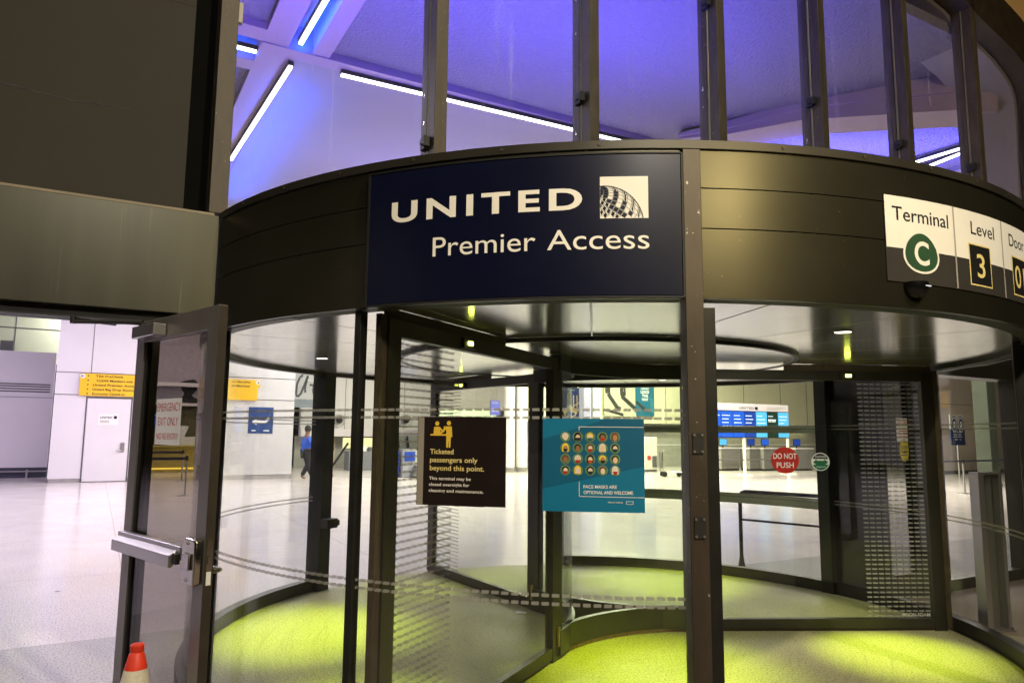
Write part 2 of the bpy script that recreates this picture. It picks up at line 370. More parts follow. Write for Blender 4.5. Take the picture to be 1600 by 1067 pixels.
# ------------------------------------------------------------------ ground
def terrazzo(name, light, dark, v_split=None, rough=0.17):
    m = bpy.data.materials.new(name); m.use_nodes = True; t = NT(m); b = t.n['Principled BSDF']; o = t.obj()
    base = t.ramp(t.noise(o, 0.6, 4), ((0.3, tuple(c*0.9 for c in light)), (0.7, light)))
    if v_split is not None:
        sp = t.new('ShaderNodeSeparateXYZ'); t.l.new(o, sp.inputs[0])
        base = t.mix(t.m('LESS_THAN', sp.outputs[1], v_split), base, dark)
        gx = t.m('LESS_THAN', t.m('FLOORED_MODULO', t.m('ADD', sp.outputs[0], 0.2), 3.0), 0.016); gy = t.m('LESS_THAN', t.m('FLOORED_MODULO', t.m('SUBTRACT', sp.outputs[1], 2.28), 3.0), 0.016)
        base = t.mix(t.m('MULTIPLY', t.m('MAXIMUM', gx, gy), 0.45), base, (0.2, 0.19, 0.18))
    if v_split is None:                                  # brush sweep marks round the centre
        sp = t.new('ShaderNodeSeparateXYZ'); t.l.new(o, sp.inputs[0]); X, Y, Z = sp.outputs
        rr_ = t.m('SQRT', t.m('ADD', t.m('MULTIPLY', X, X), t.m('MULTIPLY', Y, Y)))
        cb = t.new('ShaderNodeCombineXYZ'); t.put(cb.inputs[0], t.m('MULTIPLY', rr_, 26.0)); t.put(cb.inputs[1], t.m('MULTIPLY', t.m('ARCTAN2', Y, X), 1.6))
        sw = t.ramp(t.noise(cb.outputs[0], 1.0, 5, 0.7), ((0.50, (0, 0, 0)), (0.70, (1, 1, 1))))
        base = t.mix(t.m('MULTIPLY', sw, 0.30), base, tuple(c*0.45 for c in dark))
        g2 = t.ramp(t.noise(o, 7.0, 3, 0.6), ((0.69, (0, 0, 0)), (0.72, (1, 1, 1))))
        base = t.mix(t.m('MULTIPLY', g2, 0.35), base, (0.10, 0.09, 0.07))
    s1 = t.ramp(t.noise(o, 70, 2), ((0.52, (0, 0, 0)), (0.60, (1, 1, 1))))
    s2 = t.ramp(t.noise(o, 110, 2), ((0.54, (0, 0, 0)), (0.62, (1, 1, 1))))
    base = t.mix(t.m('MULTIPLY', s1, 0.70), base, tuple(c*0.30 for c in dark))
    base = t.mix(t.m('MULTIPLY', s2, 0.35), base, (0.75, 0.72, 0.66))
    t.l.new(base, b.inputs['Base Color'])
    r = t.m('MULTIPLY_ADD', t.noise(o, 1.7, 5), rough*0.9); t.n[-1].inputs[2].default_value = rough*0.6
    t.l.new(r, b.inputs['Roughness']); b.inputs['Specular IOR Level'].default_value = 0.5 if v_split is not None else 0.16
    return m
pv = structure(MB().face([(-60, -60, 0), (60, -60, 0), (60, 60, 0), (-60, 60, 0)]).build('pavement', mat('brown concrete', (0.26, 0.21, 0.16), 0.75, 0, 0.15, 1.5, 0.2, 60, speck=((0.10, 0.09, 0.08), 90, 0.62)), loc=(0, 0, -0.006)))
hf = structure(MB().face([(-30, 0, 0), (40, 0, 0), (40, 36, 0), (-30, 36, 0)]).build('hall_floor', terrazzo('hall terrazzo', (0.82, 0.76, 0.74), (0.50, 0.49, 0.47), 2.28), loc=fw(0, 0, -0.002), rz=FA))
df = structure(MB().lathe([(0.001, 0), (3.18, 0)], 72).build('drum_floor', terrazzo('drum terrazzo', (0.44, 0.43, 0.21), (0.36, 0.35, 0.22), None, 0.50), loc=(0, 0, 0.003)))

# ------------------------------------------------------------------ the revolving door
R1, ZB, ZT, ZC = 3.318, 2.306, 3.047, 2.344
door = thing('revolving_door', 'large round glass revolving door with olive metal fascia ring and three wings', 'revolving door')
A_IN = 278.0                                    # front opening begins here (-82 deg)
# fascia: separate curved panels with seams between them
fas = MB()
for a0, a1 in ((-139.5, -83.0), (-81.4, -24), (-23.85, 26)):
    for z0, z1 in ((ZB, 2.628), (2.632, 2.818), (2.822, 3.0)):
        fas.arc(R1-0.03, R1, a0, a1, z0, z1)
fas.build('fascia_panel', olive, door, bevel=0.0015)
MB().arc(R1-0.14, R1-0.04, -136, 28, ZB+0.004, 2.99).build('fascia_backing', black, door)
cap = MB().arc(R1-0.03, R1+0.012, -134.5, 28, 3.003, ZT).arc(R1-0.30, R1-0.031, -136, 28, 3.02, ZT-0.004).build('cap_rail', bronze, door, bevel=0.003)
for a in (-128, -120.5, -113, -105.2, -97.3, -89.4, -74.5, -67, -59.6, -53, -46.5):
    s = MB().tube([(R1+0.011, 0, 0), (R1+0.0155, 0, 0)], 0.0085, 10).build('screw', mullm, cap, rz=rad(a)); s.location = (0, 0, 3.027)
    s.scale = (1, 1, 1)
structure_roof = MB().lathe([(0.001, 0), (R1-0.05, 0)], 72).build('roof_panel', trim, door, loc=(0, 0, 2.99))
# ceiling
ce = MB()
for k in range(21):
    ce.arc(1.72, 3.20, -90+k*360/21, -90+(k+1)*360/21-0.28, ZC, ZC+0.02, 7)
ce.build('ceiling_panel', ceilm, door, bevel=0.0008)
MB().lathe([(1.70, ZC-0.004+0.0), (1.70, ZC-0.022), (0.001, ZC-0.024)], 96).build('ceiling_disc', ceild, door, smooth=True)
MB().arc(1.70, 1.735, 0, 360, ZC-0.030, ZC-0.001, 120).build('ceiling_ring', trim, door, bevel=0.002)
MB().arc(3.19, 3.27, 28, 240, ZB, ZC+0.05, 100).build('head_rail', bronze, door, bevel=0.002)
# drum walls
g_drum = glass('drum glass', (0.955, 0.965, 0.95), 'drum', dirt=0.05, dash_op=0.6)
gl1 = MB()
for a0, a1 in ((-204, -170.1), (-169.9, -134.0), (-133.4, -111.5), (-110.7, -82.9)): gl1.arc(3.243, 3.255, a0, a1, 0.11, ZB+0.02)
gl1.build('drum_glass', g_drum, door, smooth=True)
gl2 = MB()
for a0, a1 in ((-24, 5), (5.3, 35.8), (38.4, 68), (68.2, 97)): gl2.arc(3.243, 3.255, a0, a1, 0.11, ZB)
gl2.build('drum_glass', g_drum, door, smooth=True)
MB().arc(3.20, 3.30, -204, -82.4, 0.0, 0.115).build('base_rail', bronze, door, bevel=0.003)
MB().arc(3.20, 3.30, -24, 98, 0.0, 0.115).build('base_rail', bronze, door, bevel=0.003)
MB().arc(3.256, 3.262, 38.5, 97, 1.72, 1.80).arc(3.256, 3.262, 38.5, 97, 0.87, 0.99).build('film_band', mat('grey film', (0.55, 0.56, 0.46), 0.5, 0, 0.05, 3), door)
for a0, a1, r0, r1, z1, m in ((-111.45, -110.75, 3.22, 3.275, ZB, trim), (-133.75, -133.4, 3.23, 3.27, ZB, trim), (-204.2, -201.2, 3.13, 3.31, ZC, trim), (35.8, 38.4, 3.16, 3.32, ZC, trim), (97, 99.5, 3.13, 3.31, ZC, trim), (-26, -24, 3.13, 3.31, ZC, trim)):
    MB().arc(r0, r1, a0, a1, 0, z1, 2).build('wall_post', m, door, bevel=0.003)
po = MB().arc(3.22, 3.335, -82.85, -81.45, 0, 3.0, 2).build('portal_post', mat('brown portal post', (0.062, 0.048, 0.034), 0.45, 0.4, 0.22, 9, 0.04, 120, (1, 1, 0.3), speck=((.42, .38, .33), 38, .70)), door, bevel=0.003)
MB().arc(3.21, 3.29, -81.35, -80.3, 0, 2.27, 2).build('portal_post', trim, door, bevel=0.003)
for z in (1.66, 1.30):
    pl = MB().arc(3.336, 3.341, -82.55, -81.75, z-0.045, z+0.045, 2).build('lock_plate', black, po)
    for q in (-82.45, -81.85):
        for dz in (-0.036, 0.036):
            s = MB().tube([(3.340, 0, 0), (3.345, 0, 0)], 0.006, 8).build('screw', steel, po, rz=rad(q)); s.location = (0, 0, z+dz)
sb = MB().box(3.02, 3.13, -0.09, 0.07, 0.66, 0.76).box(3.03, 3.12, -0.13, -0.09, 0.68, 0.74).build('stop_button_box', black, door, rz=rad(157.5), bevel=0.01)
# core: three concave glass bays with a solid plinth
WING = (-110.0, 9.0, 129.5)
RC = 0.87
g_core = glass('core glass', (0.95, 0.965, 0.95))
core_p = MB(); core_g = MB(); core_h = MB(); core_s = MB()
for k in range(3):
    a0 = rad(WING[k]); a1 = rad(WING[(k+1) % 3]) + (2*pi if k == 2 else 0)
    mid, half = (a0+a1)/2, (a1-a0)/2
    cdist = RC/cos(half); rf = RC*math.tan(half); c = (cdist*cos(mid), cdist*sin(mid))
    # arc facing the centre
    sweep = math.degrees(pi/2-half); m180 = math.degrees(mid)+180
    core_p.arc(rf, rf+0.05, m180-sweep, m180+sweep, 0.03, 0.21, 20, c)
    core_s.arc(rf-0.006, rf+0.02, m180-sweep, m180+sweep, 0.0, 0.029, 20, c)
    core_g.arc(rf+0.016, rf+0.026, m180-sweep, m180+sweep, 0.21, 2.19, 20, c)
    core_h.arc(rf, rf+0.05, m180-sweep, m180+sweep, 2.19, ZC-0.026, 20, c)
core_p.build('core_plinth', mat('olive plinth', (0.055, 0.055, 0.038), 0.35, 0.4, 0.15, 4), door, bevel=0.002)
core_s.build('core_seal', rust, door)
core_g.build('core_glass', g_core, door, smooth=True)
core_h.build('core_header', black, door, bevel=0.002)
g_wing = glass('wing glass', (0.95, 0.96, 0.945), 'wing', dash_op=0.5)
lens = emis('lamp lens lime', (0.90, 1.0, 0.12), 16.0)
def wing(a):
    f = MB()
    f.box(3.02, 3.13, -0.03, 0.03, 0.0, 2.285).box(0.80, 0.98, -0.032, 0.032, 0.0, 2.285)
    f.box(0.98, 3.02, -0.028, 0.028, 0.025, 0.108).box(0.98, 3.02, -0.028, 0.028, 2.195, 2.285)
    o = f.build('wing', bronze, door, rz=rad(a), bevel=0.002)
    MB().box(0.98, 3.02, -0.006, 0.006, 0.108, 2.195).build('wing_glass', g_wing, o)
    MB().box(3.13, 3.185, -0.016, 0.016, 0.02, 2.30).box(0.98, 3.13, -0.010, 0.010, 0.004, 0.025).box(1.76, 3.13, -0.010, 0.010, 2.285, 2.34).build('brush_seal', brush, o)
    MB().box(0.86, 0.90, -0.046, -0.032, 0.10, 0.24).box(0.86, 0.90, 0.032, 0.046, 0.10, 0.24).build('hinge', mat('brass hinge', (0.55, 0.38, 0.10), 0.35, 0.9, 0.2, 20), o, bevel=0.003)
    for sgn in (-1, 1):
        MB().box(2.26, 2.40, sgn*0.029, sgn*0.055, 2.205, 2.270).build('lamp_housing', trim, o, bevel=0.003)
        MB().box(2.305, 2.355, sgn*0.0555, sgn*0.062, 2.226, 2.250).build('lamp_lens', lens, o)
    return o
wings = [wing(a) for a in WING]
for a in WING:
    for sgn in (-1, 1):
        aa = rad(a); p = Vector((2.33*cos(aa)-sgn*0.08*sin(aa), 2.33*sin(aa)+sgn*0.08*cos(aa), 2.20)); d = Vector((-sgn*sin(aa)*0.28, sgn*cos(aa)*0.28, -1))
        light('SPOT', 'wing_lamp', p, {(0, 1): 260, (0, -1): 260, (1, -1): 420, (1, 1): 14, (2, 1): 90, (2, -1): 120}[(WING.index(a), sgn)], LIME, d, spot_size=rad(40), spot_blend=0.9, shadow_soft_size=0.03)
# recessed downlights
for a, pw in ((-50, 150), (188, 560), (70, 420)):
    x, y = 2.43*cos(rad(a)), 2.43*sin(rad(a))
    d = MB().lathe([(0.075, -0.006), (0.058, -0.006), (0.05, 0.006)], 24).build('downlight', chrome, door, loc=(x, y, ZC), smooth=True)
    MB().lathe([(0.001, 0.0), (0.0495, 0.0)], 24).build('downlight_lens', emis('downlight lens', (1.0, 0.93, 0.75), 9.0), d, loc=(0, 0, -0.002))
    light('SPOT', 'downlight_lamp', (x, y, ZC-0.02), pw, LIME if a > 0 else (1, .95, .78), (0, 0, -1) if a > 0 else (.3, 2.1, -1.2), spot_size=rad(58 if a > 0 else 80), spot_blend=1.0, shadow_soft_size=0.05)
for x, y, pw in ((0.42, -0.95, 460), (0.75, 0.85, 60)):
    light('SPOT', 'core_lamp', (x, y, ZC-0.07), pw, LIME, (0, 0, -1), spot_size=rad(58), spot_blend=1.0, shadow_soft_size=0.03)
# small makers' lettering etched on the wing
a = Art(on_front(-0.0075)); a.text(mat('etched letters', (0.55, 0.55, 0.5), 0.6), 'BOON EDAM', 2.74, 0.125, 0.028, width=0.25, bold=0.01); a.build('etched_name', wings[1])

# ------------------------------------------------------------------ signs on the drum
sg = thing('airline_sign', 'navy curved sign board with large cream lettering over the glass drum', 'sign')
RS = 3.345
MB().arc(RS-0.022, RS, -109.3, -83.05, 2.312, 2.972).build('sign_board', navy, sg, bevel=0.004)
MB().arc(RS-0.02, RS+0.006, -109.45, -109.25, 2.306, 2.976, 1).arc(RS-0.02, RS+0.004, -109.3, -83.0, 2.973, 2.980).arc(RS-0.02, RS+0.004, -109.3, -83.0, 2.303, 2.311).arc(RS-0.02, RS+0.005, -83.05, -82.92, 2.306, 2.976, 1).build('edge_trim', black, sg)
f = on_drum(-109.3, RS); S = lambda ang: rad(ang+109.3)*RS
a = Art(f, 0.0006)
a.text(cream, 'UNITED', S(-107.0), 2.715, 0.102, width=S(-90.75)-S(-107.0), bold=0.028, spacing=1.28)
a.text(cream, 'Premier', S(-103.05), 2.526, 0.098, width=0.503, bold=0.0)
a.text(cream, 'Access', S(-85.6), 2.526, 0.098, width=0.462, bold=0.0, align='RIGHT')
a.build('lettering', sg, navy)
# the globe mark: cream square, navy cells of a tilted globe cropped by the square
a = Art(f, 0.0006); q = 0.218; ox, oz = S(-89.37), 2.668
a.rect(cream, ox, ox+q, oz, oz+q*0.9, 1, 4)
def orb(lat, lon):
    p = Vector((cos(lat)*sin(lon), sin(lat), cos(lat)*cos(lon)))
    p.rotate(Matrix.Rotation(rad(38), 3, 'Z')); p.rotate(Matrix.Rotation(rad(34), 3, 'X'))
    return p
gc, gr = (0.08, -0.12), 0.82
n1, n2 = 24, 36
for i in range(n1):
    for j in range(n2):
        lt = [rad(-90+180*(i+e)/n1) for e in (0, 1)]; ln = [rad(360*(j+e)/n2) for e in (0, 1)]
        mid = orb((lt[0]+lt[1])/2, (ln[0]+ln[1])/2)
        if mid.z < 0.05: continue
        cx, cy = gc[0]+gr*mid.x, gc[1]+gr*mid.y
        if not (-0.02 < cx < 0.99 and 0.0 < cy < 0.90): continue
        pts = [orb(la, lo) for la, lo in ((lt[0], ln[0]), (lt[0], ln[1]), (lt[1], ln[1]), (lt[1], ln[0]))]
        pts = [(gc[0]+gr*p.x, gc[1]+gr*p.y) for p in pts]
        clampp = lambda p: (ox+q*min(0.995, max(0.004, p[0])), oz+q*min(0.895, max(0.004, p[1])))
        d_ = (cx*0.75+cy*0.66)                          # cells are solid in a broad diagonal band, open towards the rim
        k = 0.86 if 0.34 < d_ < 0.62 else 0.55 if d_ <= 0.34 else 0.40
        if (i % 2 == 0) or d_ < 0.45:
            pc = [(cx+(p[0]-cx)*k, cy+(p[1]-cy)*0.80) for p in pts]
            a.poly(navy, [clampp(p) for p in pc], 2)
        for e in (0, 1):
            p, r = clampp(pts[e]), clampp(pts[e+1])
            if (Vector(p)-Vector(r)).length > 0.002: a.line(navy, p, r, 0.0015, 2)
prev = None
for k in range(0, 61):
    t = rad(-10+115*k/60); p = (gc[0]+gr*cos(t), gc[1]+gr*sin(t)); p = (ox+q*min(.995, max(.004, p[0])), oz+q*min(.895, max(.004, p[1])))
    if prev and (Vector(p)-Vector(prev)).length > 0.001: a.line(navy, prev, p, 0.003, 2)
    prev = p
a.build('globe_mark', sg)
# terminal / level / door sign
ts = thing('terminal_sign', 'cream and dark curved sign reading Terminal C, Level 3 and Door 01', 'sign')
RT = 3.324
MB().arc(RT-0.006, RT, -65.2, -40.4, 2.432, 2.858).build('sign_board', signdk, ts)
f = on_drum(-65.2, RT); S = lambda ang: rad(ang+65.2)*RT; a = Art(f, 0.0006)
a.rect(cream, 0.004, S(-40.5), 2.597, 2.855, 1, 14)
grv = mat('grey divider', (0.40, 0.37, 0.34), 0.5)
for an in (-56.85, -48.75): a.rect(grv, S(an)-0.006, S(an)+0.006, 2.434, 2.856, 2)
a.text(inkblk, 'Terminal', S(-64.35), 2.735, 0.072, width=0.39, bold=0.006, lay=2)
a.text(inkblk, 'Level', S(-54.35), 2.735, 0.072, width=0.235, bold=0.004, lay=2)
a.text(inkblk, 'Door', S(-47.15), 2.735, 0.072, width=0.23, bold=0.004, lay=2)
def egg(cx, cz, rx, rz, n=40):
    o = []
    for k in range(n):
        t = 2*pi*k/n; sx = 1-0.16*sin(t)
        o.append((cx+rx*sx*cos(t)*(1 if True else 1), cz+rz*sin(t)))
    return o
cx = S(-61.25)
a.poly(cream, egg(cx, 2.588, 0.122, 0.106), 2); a.poly(green, egg(cx, 2.588, 0.110, 0.095), 3)
a.text(cream, 'C', cx, 2.528, 0.118, width=0.100, bold=0.022, align='CENTER', lay=4)
for an, tx, wd in ((-53.1, '3', 0.075), (-45.0, '01', 0.15)):
    x = S(an); a.rect(paley, x-0.105, x+0.105, 2.465, 2.685, 2, 3); a.rect(inkblk, x-0.097, x+0.097, 2.473, 2.677, 3, 3)
    a.text(paley, tx, x, 2.512, 0.128, width=wd, bold=0.008, align='CENTER', lay=4)
a.build('lettering', ts)
# motion sensor
se = thing('motion_sensor', 'black half dome motion sensor on the fascia below the terminal sign', 'sensor')
prof = [(0.066, 0.085), (0.066, 0.060), (0.059, 0.037), (0.042, 0.018), (0.015, 0.010), (0.001, 0.010)]
h = MB().lathe(prof, 20, (0, 0, 0), -95, 95).build('housing', mat('gloss black plastic', (0.006, 0.006, 0.006), 0.18), se, smooth=True)
h.location = (R1*cos(rad(-62.3)), R1*sin(rad(-62.3)), 2.345); h.rotation_euler[2] = rad(-62.3)
lid = MB().lathe([(0.066, 0.0), (0.001, 0.001)], 20, (0, 0, 0.086), -95, 95).build('housing_lid', trim, se, loc=h.location, rz=rad(-62.3))
sp_ = MB().box(0.060, 0.068, 0.0, 0.035, 0.062, 0.066).build('indicator', emis('pale indicator', (0.8, 0.8, 0.9), 0.8), se, loc=h.location, rz=rad(-62.3))

# ------------------------------------------------------------------ stickers on the glass
def sticker(name, label, a0, a1, z0, z1, m, r=3.2565):
    t = thing(name, label, 'sign')
    MB().arc(r, r+0.0025, a0, a1, z0, z1, 6).build('sheet', m, t)
    return t, Art(on_drum(a0, r+0.0025), 0.0005), rad(a1-a0)*r
t, a, wd = sticker('ticket_notice', 'dark square notice for ticketed passengers with yellow figures on the drum glass', -104.75, -97.0, 1.362, 1.768, maroon)
a.rect(greybr, 0, 0.032, 1.362, 1.768, 1)
def figure(a, m, x, z, s, full=True):
    a.disc(m, x, z+0.62*s, 0.085*s, lay=2)
    if full:
        a.poly(m, [(x-.14*s, z+.50*s), (x+.12*s, z+.50*s), (x+.15*s, z+.10*s), (x+.09*s, z+.10*s), (x+.08*s, z-.30*s), (x+.01*s, z-.30*s), (x+.0*s, z), (x-.02*s, z-.30*s), (x-.09*s, z-.30*s), (x-.10*s, z+.30*s)], 2)
        a.line(m, (x-.10*s, z+.46*s), (x-.34*s, z+.22*s), .065*s, 2)
    else:
        a.poly(m, [(x-.13*s, z+.50*s), (x+.13*s, z+.50*s), (x+.15*s, z+.20*s), (x-.15*s, z+.20*s)], 2)
        a.line(m, (x+.10*s, z+.46*s), (x+.27*s, z+.30*s), .06*s, 2); a.line(m, (x+.27*s, z+.30*s), (x+.31*s, z+.52*s), .05*s, 2)
s0 = 0.124
figure(a, yellow, 0.100, 1.662, s0, False); figure(a, yellow, 0.160, 1.664, s0, True)
a.rect(yellow, 0.066, 0.176, 1.682, 1.690, 3)
for k, (tx, wd_) in enumerate((('Ticketed', 0.120), ('passengers only', 0.240), ('beyond this point.', 0.272))):
    a.text(paley, tx, 0.066, 1.597-k*0.038, 0.024, width=wd_, bold=0.012)
for k, (tx, wd_) in enumerate((('This terminal may be', 0.210), ('closed overnight for', 0.203), ('cleaning and maintenance.', 0.272))):
    a.text(cream, tx, 0.064, 1.477-k*0.028, 0.0150, width=wd_, bold=0.010)
a.build('lettering', t, maroon)
t, a, wd = sticker('mask_notice', 'teal square notice about face masks with rows of small round faces', -94.0, -86.0, 1.352, 1.765, teal)
a.poly(teal2, [(0.001, 1.672), (wd*.62, 1.762), (wd-.001, 1.762), (wd-.001, 1.555), (0.001, 1.452)], 1)
for p, r_ in (((0.165, 1.728), (wd-.001, 1.728)), ((0.165, 1.728), (0.165, 1.712)), ((0.165, 1.485), (0.165, 1.420)), ((0.165, 1.420), (wd-.001, 1.418))): a.line(white, p, r_, 0.0026, 2)
skins = [(0.75, .60, .45), (0.30, .14, .06), (0.78, .55, .35), (0.42, .22, .09), (0.80, .66, .52)]
hairs = [(0.70, .66, .58), (0.01, .01, .01), (0.85, .62, .05), (0.02, .02, .015), (0.16, .05, .025)]
msk = [(0.55, .07, .02), (0.02, .02, .03), (0.03, .12, .13), (0.45, .02, .02)]
circ = mat('print green', (0.06, 0.22, 0.10), 0.5); circo = mat('print gold', (0.30, 0.30, 0.05), 0.5)
kk = 0
for rw in range(4):
    for cl in range(5):
        x, z = 0.103+cl*0.0555, 1.683-rw*0.0495; r0 = 0.0225; i = (rw*3+cl*2+rw*cl) % 5; j = (rw*2+cl) % 5
        a.disc(circo, x, z, r0, lay=2, n=24); a.disc(circ, x, z, r0*0.92, lay=3, n=24)
        hm = mat('print hair %d' % j, hairs[j], 0.5); sm_ = mat('print skin %d' % i, skins[i], 0.5)
        longh = (rw+cl) % 3 == 1
        a.disc(hm, x, z+0.003, r0*0.66, r0*0.80 if longh else r0*0.66, lay=4, n=18)
        if longh: a.rect(hm, x-r0*.66, x+r0*.66, z-r0*.72, z, 4)
        a.disc(sm_, x+0.001, z-0.003, r0*0.46, r0*0.60, lay=5, n=16)
        if (rw+cl) % 2 == 1 or cl == 2: a.disc(mat('print mask %d' % (kk % 4), msk[kk % 4], 0.5), x+0.001, z-r0*.34, r0*.44, r0*.42, lay=6, n=12, a0=180, a1=360); a.rect(MATS['print mask %d' % (kk % 4)], x+.001-r0*.44, x+.001+r0*.44, z-r0*.34, z-r0*.16, 6)
        kk += 1
a.text(white, 'FACE MASKS ARE', 0.184, 1.456, 0.0150, width=0.148, bold=0.018); a.text(white, 'OPTIONAL AND WELCOME.', 0.184, 1.431, 0.0150, width=0.222, bold=0.018)
a.text(white, 'Newark Liberty', 0.292, 1.393, 0.0075, width=0.066, bold=0.01); a.rect(white, 0.372, 0.404, 1.388, 1.402, 2); a.rect(teal, 0.374, 0.402, 1.390, 1.400, 3)
a.build('printed_design', t)
# round stickers on the right-hand wing (that wing's own frame)
def wing_thing(name, label, x, z):
    aa = rad(WING[1]); return thing(name, label, 'sticker', (x*cos(aa)+0.0075*sin(aa), x*sin(aa)-0.0075*cos(aa), z), aa)
t = wing_thing('warning_sticker', 'round red sticker with white words DO NOT PUSH on the wing glass', 1.735, 1.474)
a = Art(on_front(0), 0.0005); a.disc(redst, 0, 0, 0.128, 0.118, n=40); a.text(white, 'DO NOT', 0, 0.014, 0.050, width=0.215, bold=0.02, align='CENTER'); a.text(white, 'PUSH', 0, -0.066, 0.050, width=0.158, bold=0.02, align='CENTER'); a.build('printed_disc', t)
t = wing_thing('caution_sticker', 'small round green and black CAUTION sticker on the wing glass', 2.06, 1.463)
a = Art(on_front(0), 0.0005); a.disc(white, 0, 0, 0.084, 0.081, n=32); a.disc(inkblk, 0, 0, .076, .073, lay=2, a0=20, a1=160, n=20); gsk = mat('sticker green', (0.01, 0.13, 0.06), 0.45)
a.disc(gsk, 0, 0, .076, .073, lay=2, a0=200, a1=340, n=20); a.text(white, 'CAUTION', 0, 0.036, 0.018, width=0.10, bold=0.01, align='CENTER', lay=3)
a.poly(gsk, [(-.07, -.005), (-.035, .026), (-.035, .01), (.035, .01), (.035, .026), (.07, -.005), (.035, -.03), (-.035, -.03)], 3); a.text(white, 'AUTOMATIC DOOR', 0, -.052, .013, width=.09, bold=.01, align='CENTER', lay=3); a.build('printed_disc', t)

# ------------------------------------------------------------------ terminal front (frame: x along the front, y into the hall)
beam = hthing('door_header', 'olive painted metal header beam above the emergency exit doorway', 'beam', 0, 0)
MB().prism([(-9, 0), (-0.005, 0), (-0.028, 0.097), (-0.062, 0.30), (-9, 0.30)], 'z', 2.395, 3.03).build('beam_body', oliveb, beam, bevel=0.004)
MB().box(-9, -0.035, 0.006, 0.30, 3.031, 3.046).build('top_flashing', mat('tan flashing', (0.30, 0.25, 0.16), 0.6), beam)
MB().box(-9, -0.2, 0.06, 0.24, 2.335, 2.394).build('head_track', black, beam)
wp = hthing('upper_wall', 'dark brown stucco wall panel above the emergency exit header', 'wall', 0, 0)
MB().box(-9, -0.21, 0.10, 0.34, 3.047, 4.42).box(-9, -0.21, 0.10, 0.34, 4.4215, 9).build('wall_panel', stucco, wp)
MB().box(-0.209, -0.075, 0.16, 0.34, 3.047, 9).build('shadow_joint', mat('painted joint shade', (.006, .006, .005), .9, spec=0.03), wp)  # near-black strip, painted as the shade in the recess beside the jamb
cr = MB(); x, z = -1.35, 3.605; zz = []
random.seed(3)
pts = []
while x < -0.52:
    pts.append((x, z)); x += 0.02; z = 3.640+0.010*sin(x*9)+random.uniform(-.004, .004)
pts[0] = (pts[0][0], pts[1][1])
for k in range(len(pts)-1):
    wd_ = 0.0060*(1-0.6*k/len(pts))*random.uniform(.5, 1.3)
    (x0, z0), (x1, z1) = pts[k], pts[k+1]; cr.face([(x0, 0.0985, z0-wd_), (x1, 0.0985, z1-wd_), (x1, 0.0985, z1+wd_), (x0, 0.0985, z0+wd_)])
cr.build('crack', black, wp)
# glazed wall over the drum
cw = hthing('window_wall', 'tall glazed wall of weathered bronze mullions above the drum roof', 'window wall', 0, 0)
g_up = glass('rain streaked glass', (0.94, 0.94, 0.94), None, 0.22)
US = [-0.0165, 1.486, 2.902, 4.414, 5.927, 7.470, 9.001]
HT = 9.0
zt = [HT]*7
def clip_of(mo, u, y, z):
    MB().box(u-0.072, u-0.034, y-0.042, y+0.042, z-0.050, z+0.050).box(u-0.088, u-0.072, y-0.05, y+0.016, z-0.016, z+0.016).box(u-0.088, u-0.04, y-0.07, y-0.043, z-0.040, z+0.040).build('clip', black, mo, bevel=0.003)
for k, u in enumerate(US):
    wdt = 0.055 if k == 0 else 0.050
    z1 = 9.0 if k < 5 else (8.5, 7.6)[k-5]
    mo = MB().box(u-wdt, u+wdt, 0.0, 0.115, 3.048, z1).box(u-wdt+0.022, u+wdt-0.022, 0.115, 0.150, 3.048, z1).box(u-wdt, u+wdt, 0.150, 0.26, 3.048, z1).build('mullion', mullm, cw, bevel=0.004)
    if k:
        MB().tube([(u-0.046, 0.132, 3.05), (u-0.046, 0.132, z1)], 0.011, 8).build('cable', mat('dull conduit', (0.20, 0.19, 0.15), 0.5, 0.5), mo, smooth=True)
        zs = {1: (3.85, 5.9), 2: (4.55, 6.2), 3: (4.30, 5.9), 4: (4.05, 5.25), 5: (3.75, 5.10), 6: (3.62, 5.12)}[k]
        for z in zs: clip_of(mo, u-0.018, 0.13, z)
    else:
        MB().box(u+wdt, u+wdt+0.028, 0.03, 0.07, 4.36, 4.50).build('clip', mat('dull plate', (0.22, 0.20, 0.16), 0.5, 0.5), mo)
for k in range(6):
    MB().box(US[k]+0.051, US[k+1]-0.051, 0.20, 0.212, 3.0, 9.0 if k < 5 else 8.4).build('pane', g_up, cw)
# the last bay with a rounded top corner
arch_px = [(1467, 0), (1482, 12), (1503, 35), (1524, 55.5), (1545, 75), (1560, 90), (1575, 110), (1587, 129), (1593, 148), (1596, 168), (1598, 210), (1600, 270)]
inner = [W(x, y, 0.2) for x, y in arch_px]
inner = [W(1250, -95, .2), W(1360, -62, .2), W(1440, -22, .2)]+inner+[(inner[-1][0]+0.02, 3.0)]
outer = []
for i, p in enumerate(inner):
    q0 = Vector(inner[max(i-1, 0)]); q1 = Vector(inner[min(i+1, len(inner)-1)]); d = (q1-q0).normalized(); n = Vector((-d.y, d.x)); n = n if n.x+n.y > 0 else -n
    outer.append(Vector(p)+n*0.62)
fr = MB(); rows = []
for p, q in zip(inner, outer): rows.append([(p[0], 0.24, p[1]), (p[0], 0.0, p[1]), (q[0], 0.0, q[1]), (q[0], 0.24, q[1])])
fr.grid(rows, closed=True).build('arch_frame', mat('dark arch frame', (0.040, 0.033, 0.024), 0.55, 0.3, 0.2, 6), cw, smooth=True)
fr = MB(); rows = []
for p in inner: rows.append([(p[0]-0.05, 0.262, p[1]-0.05), (p[0]-.05, 0.95, p[1]-.05), (p[0]+.10, .95, p[1]+.10), (p[0]+.10, .262, p[1]+.10)])
fr.grid(rows, closed=True).build('inner_reveal', smooth, cw, smooth=True)
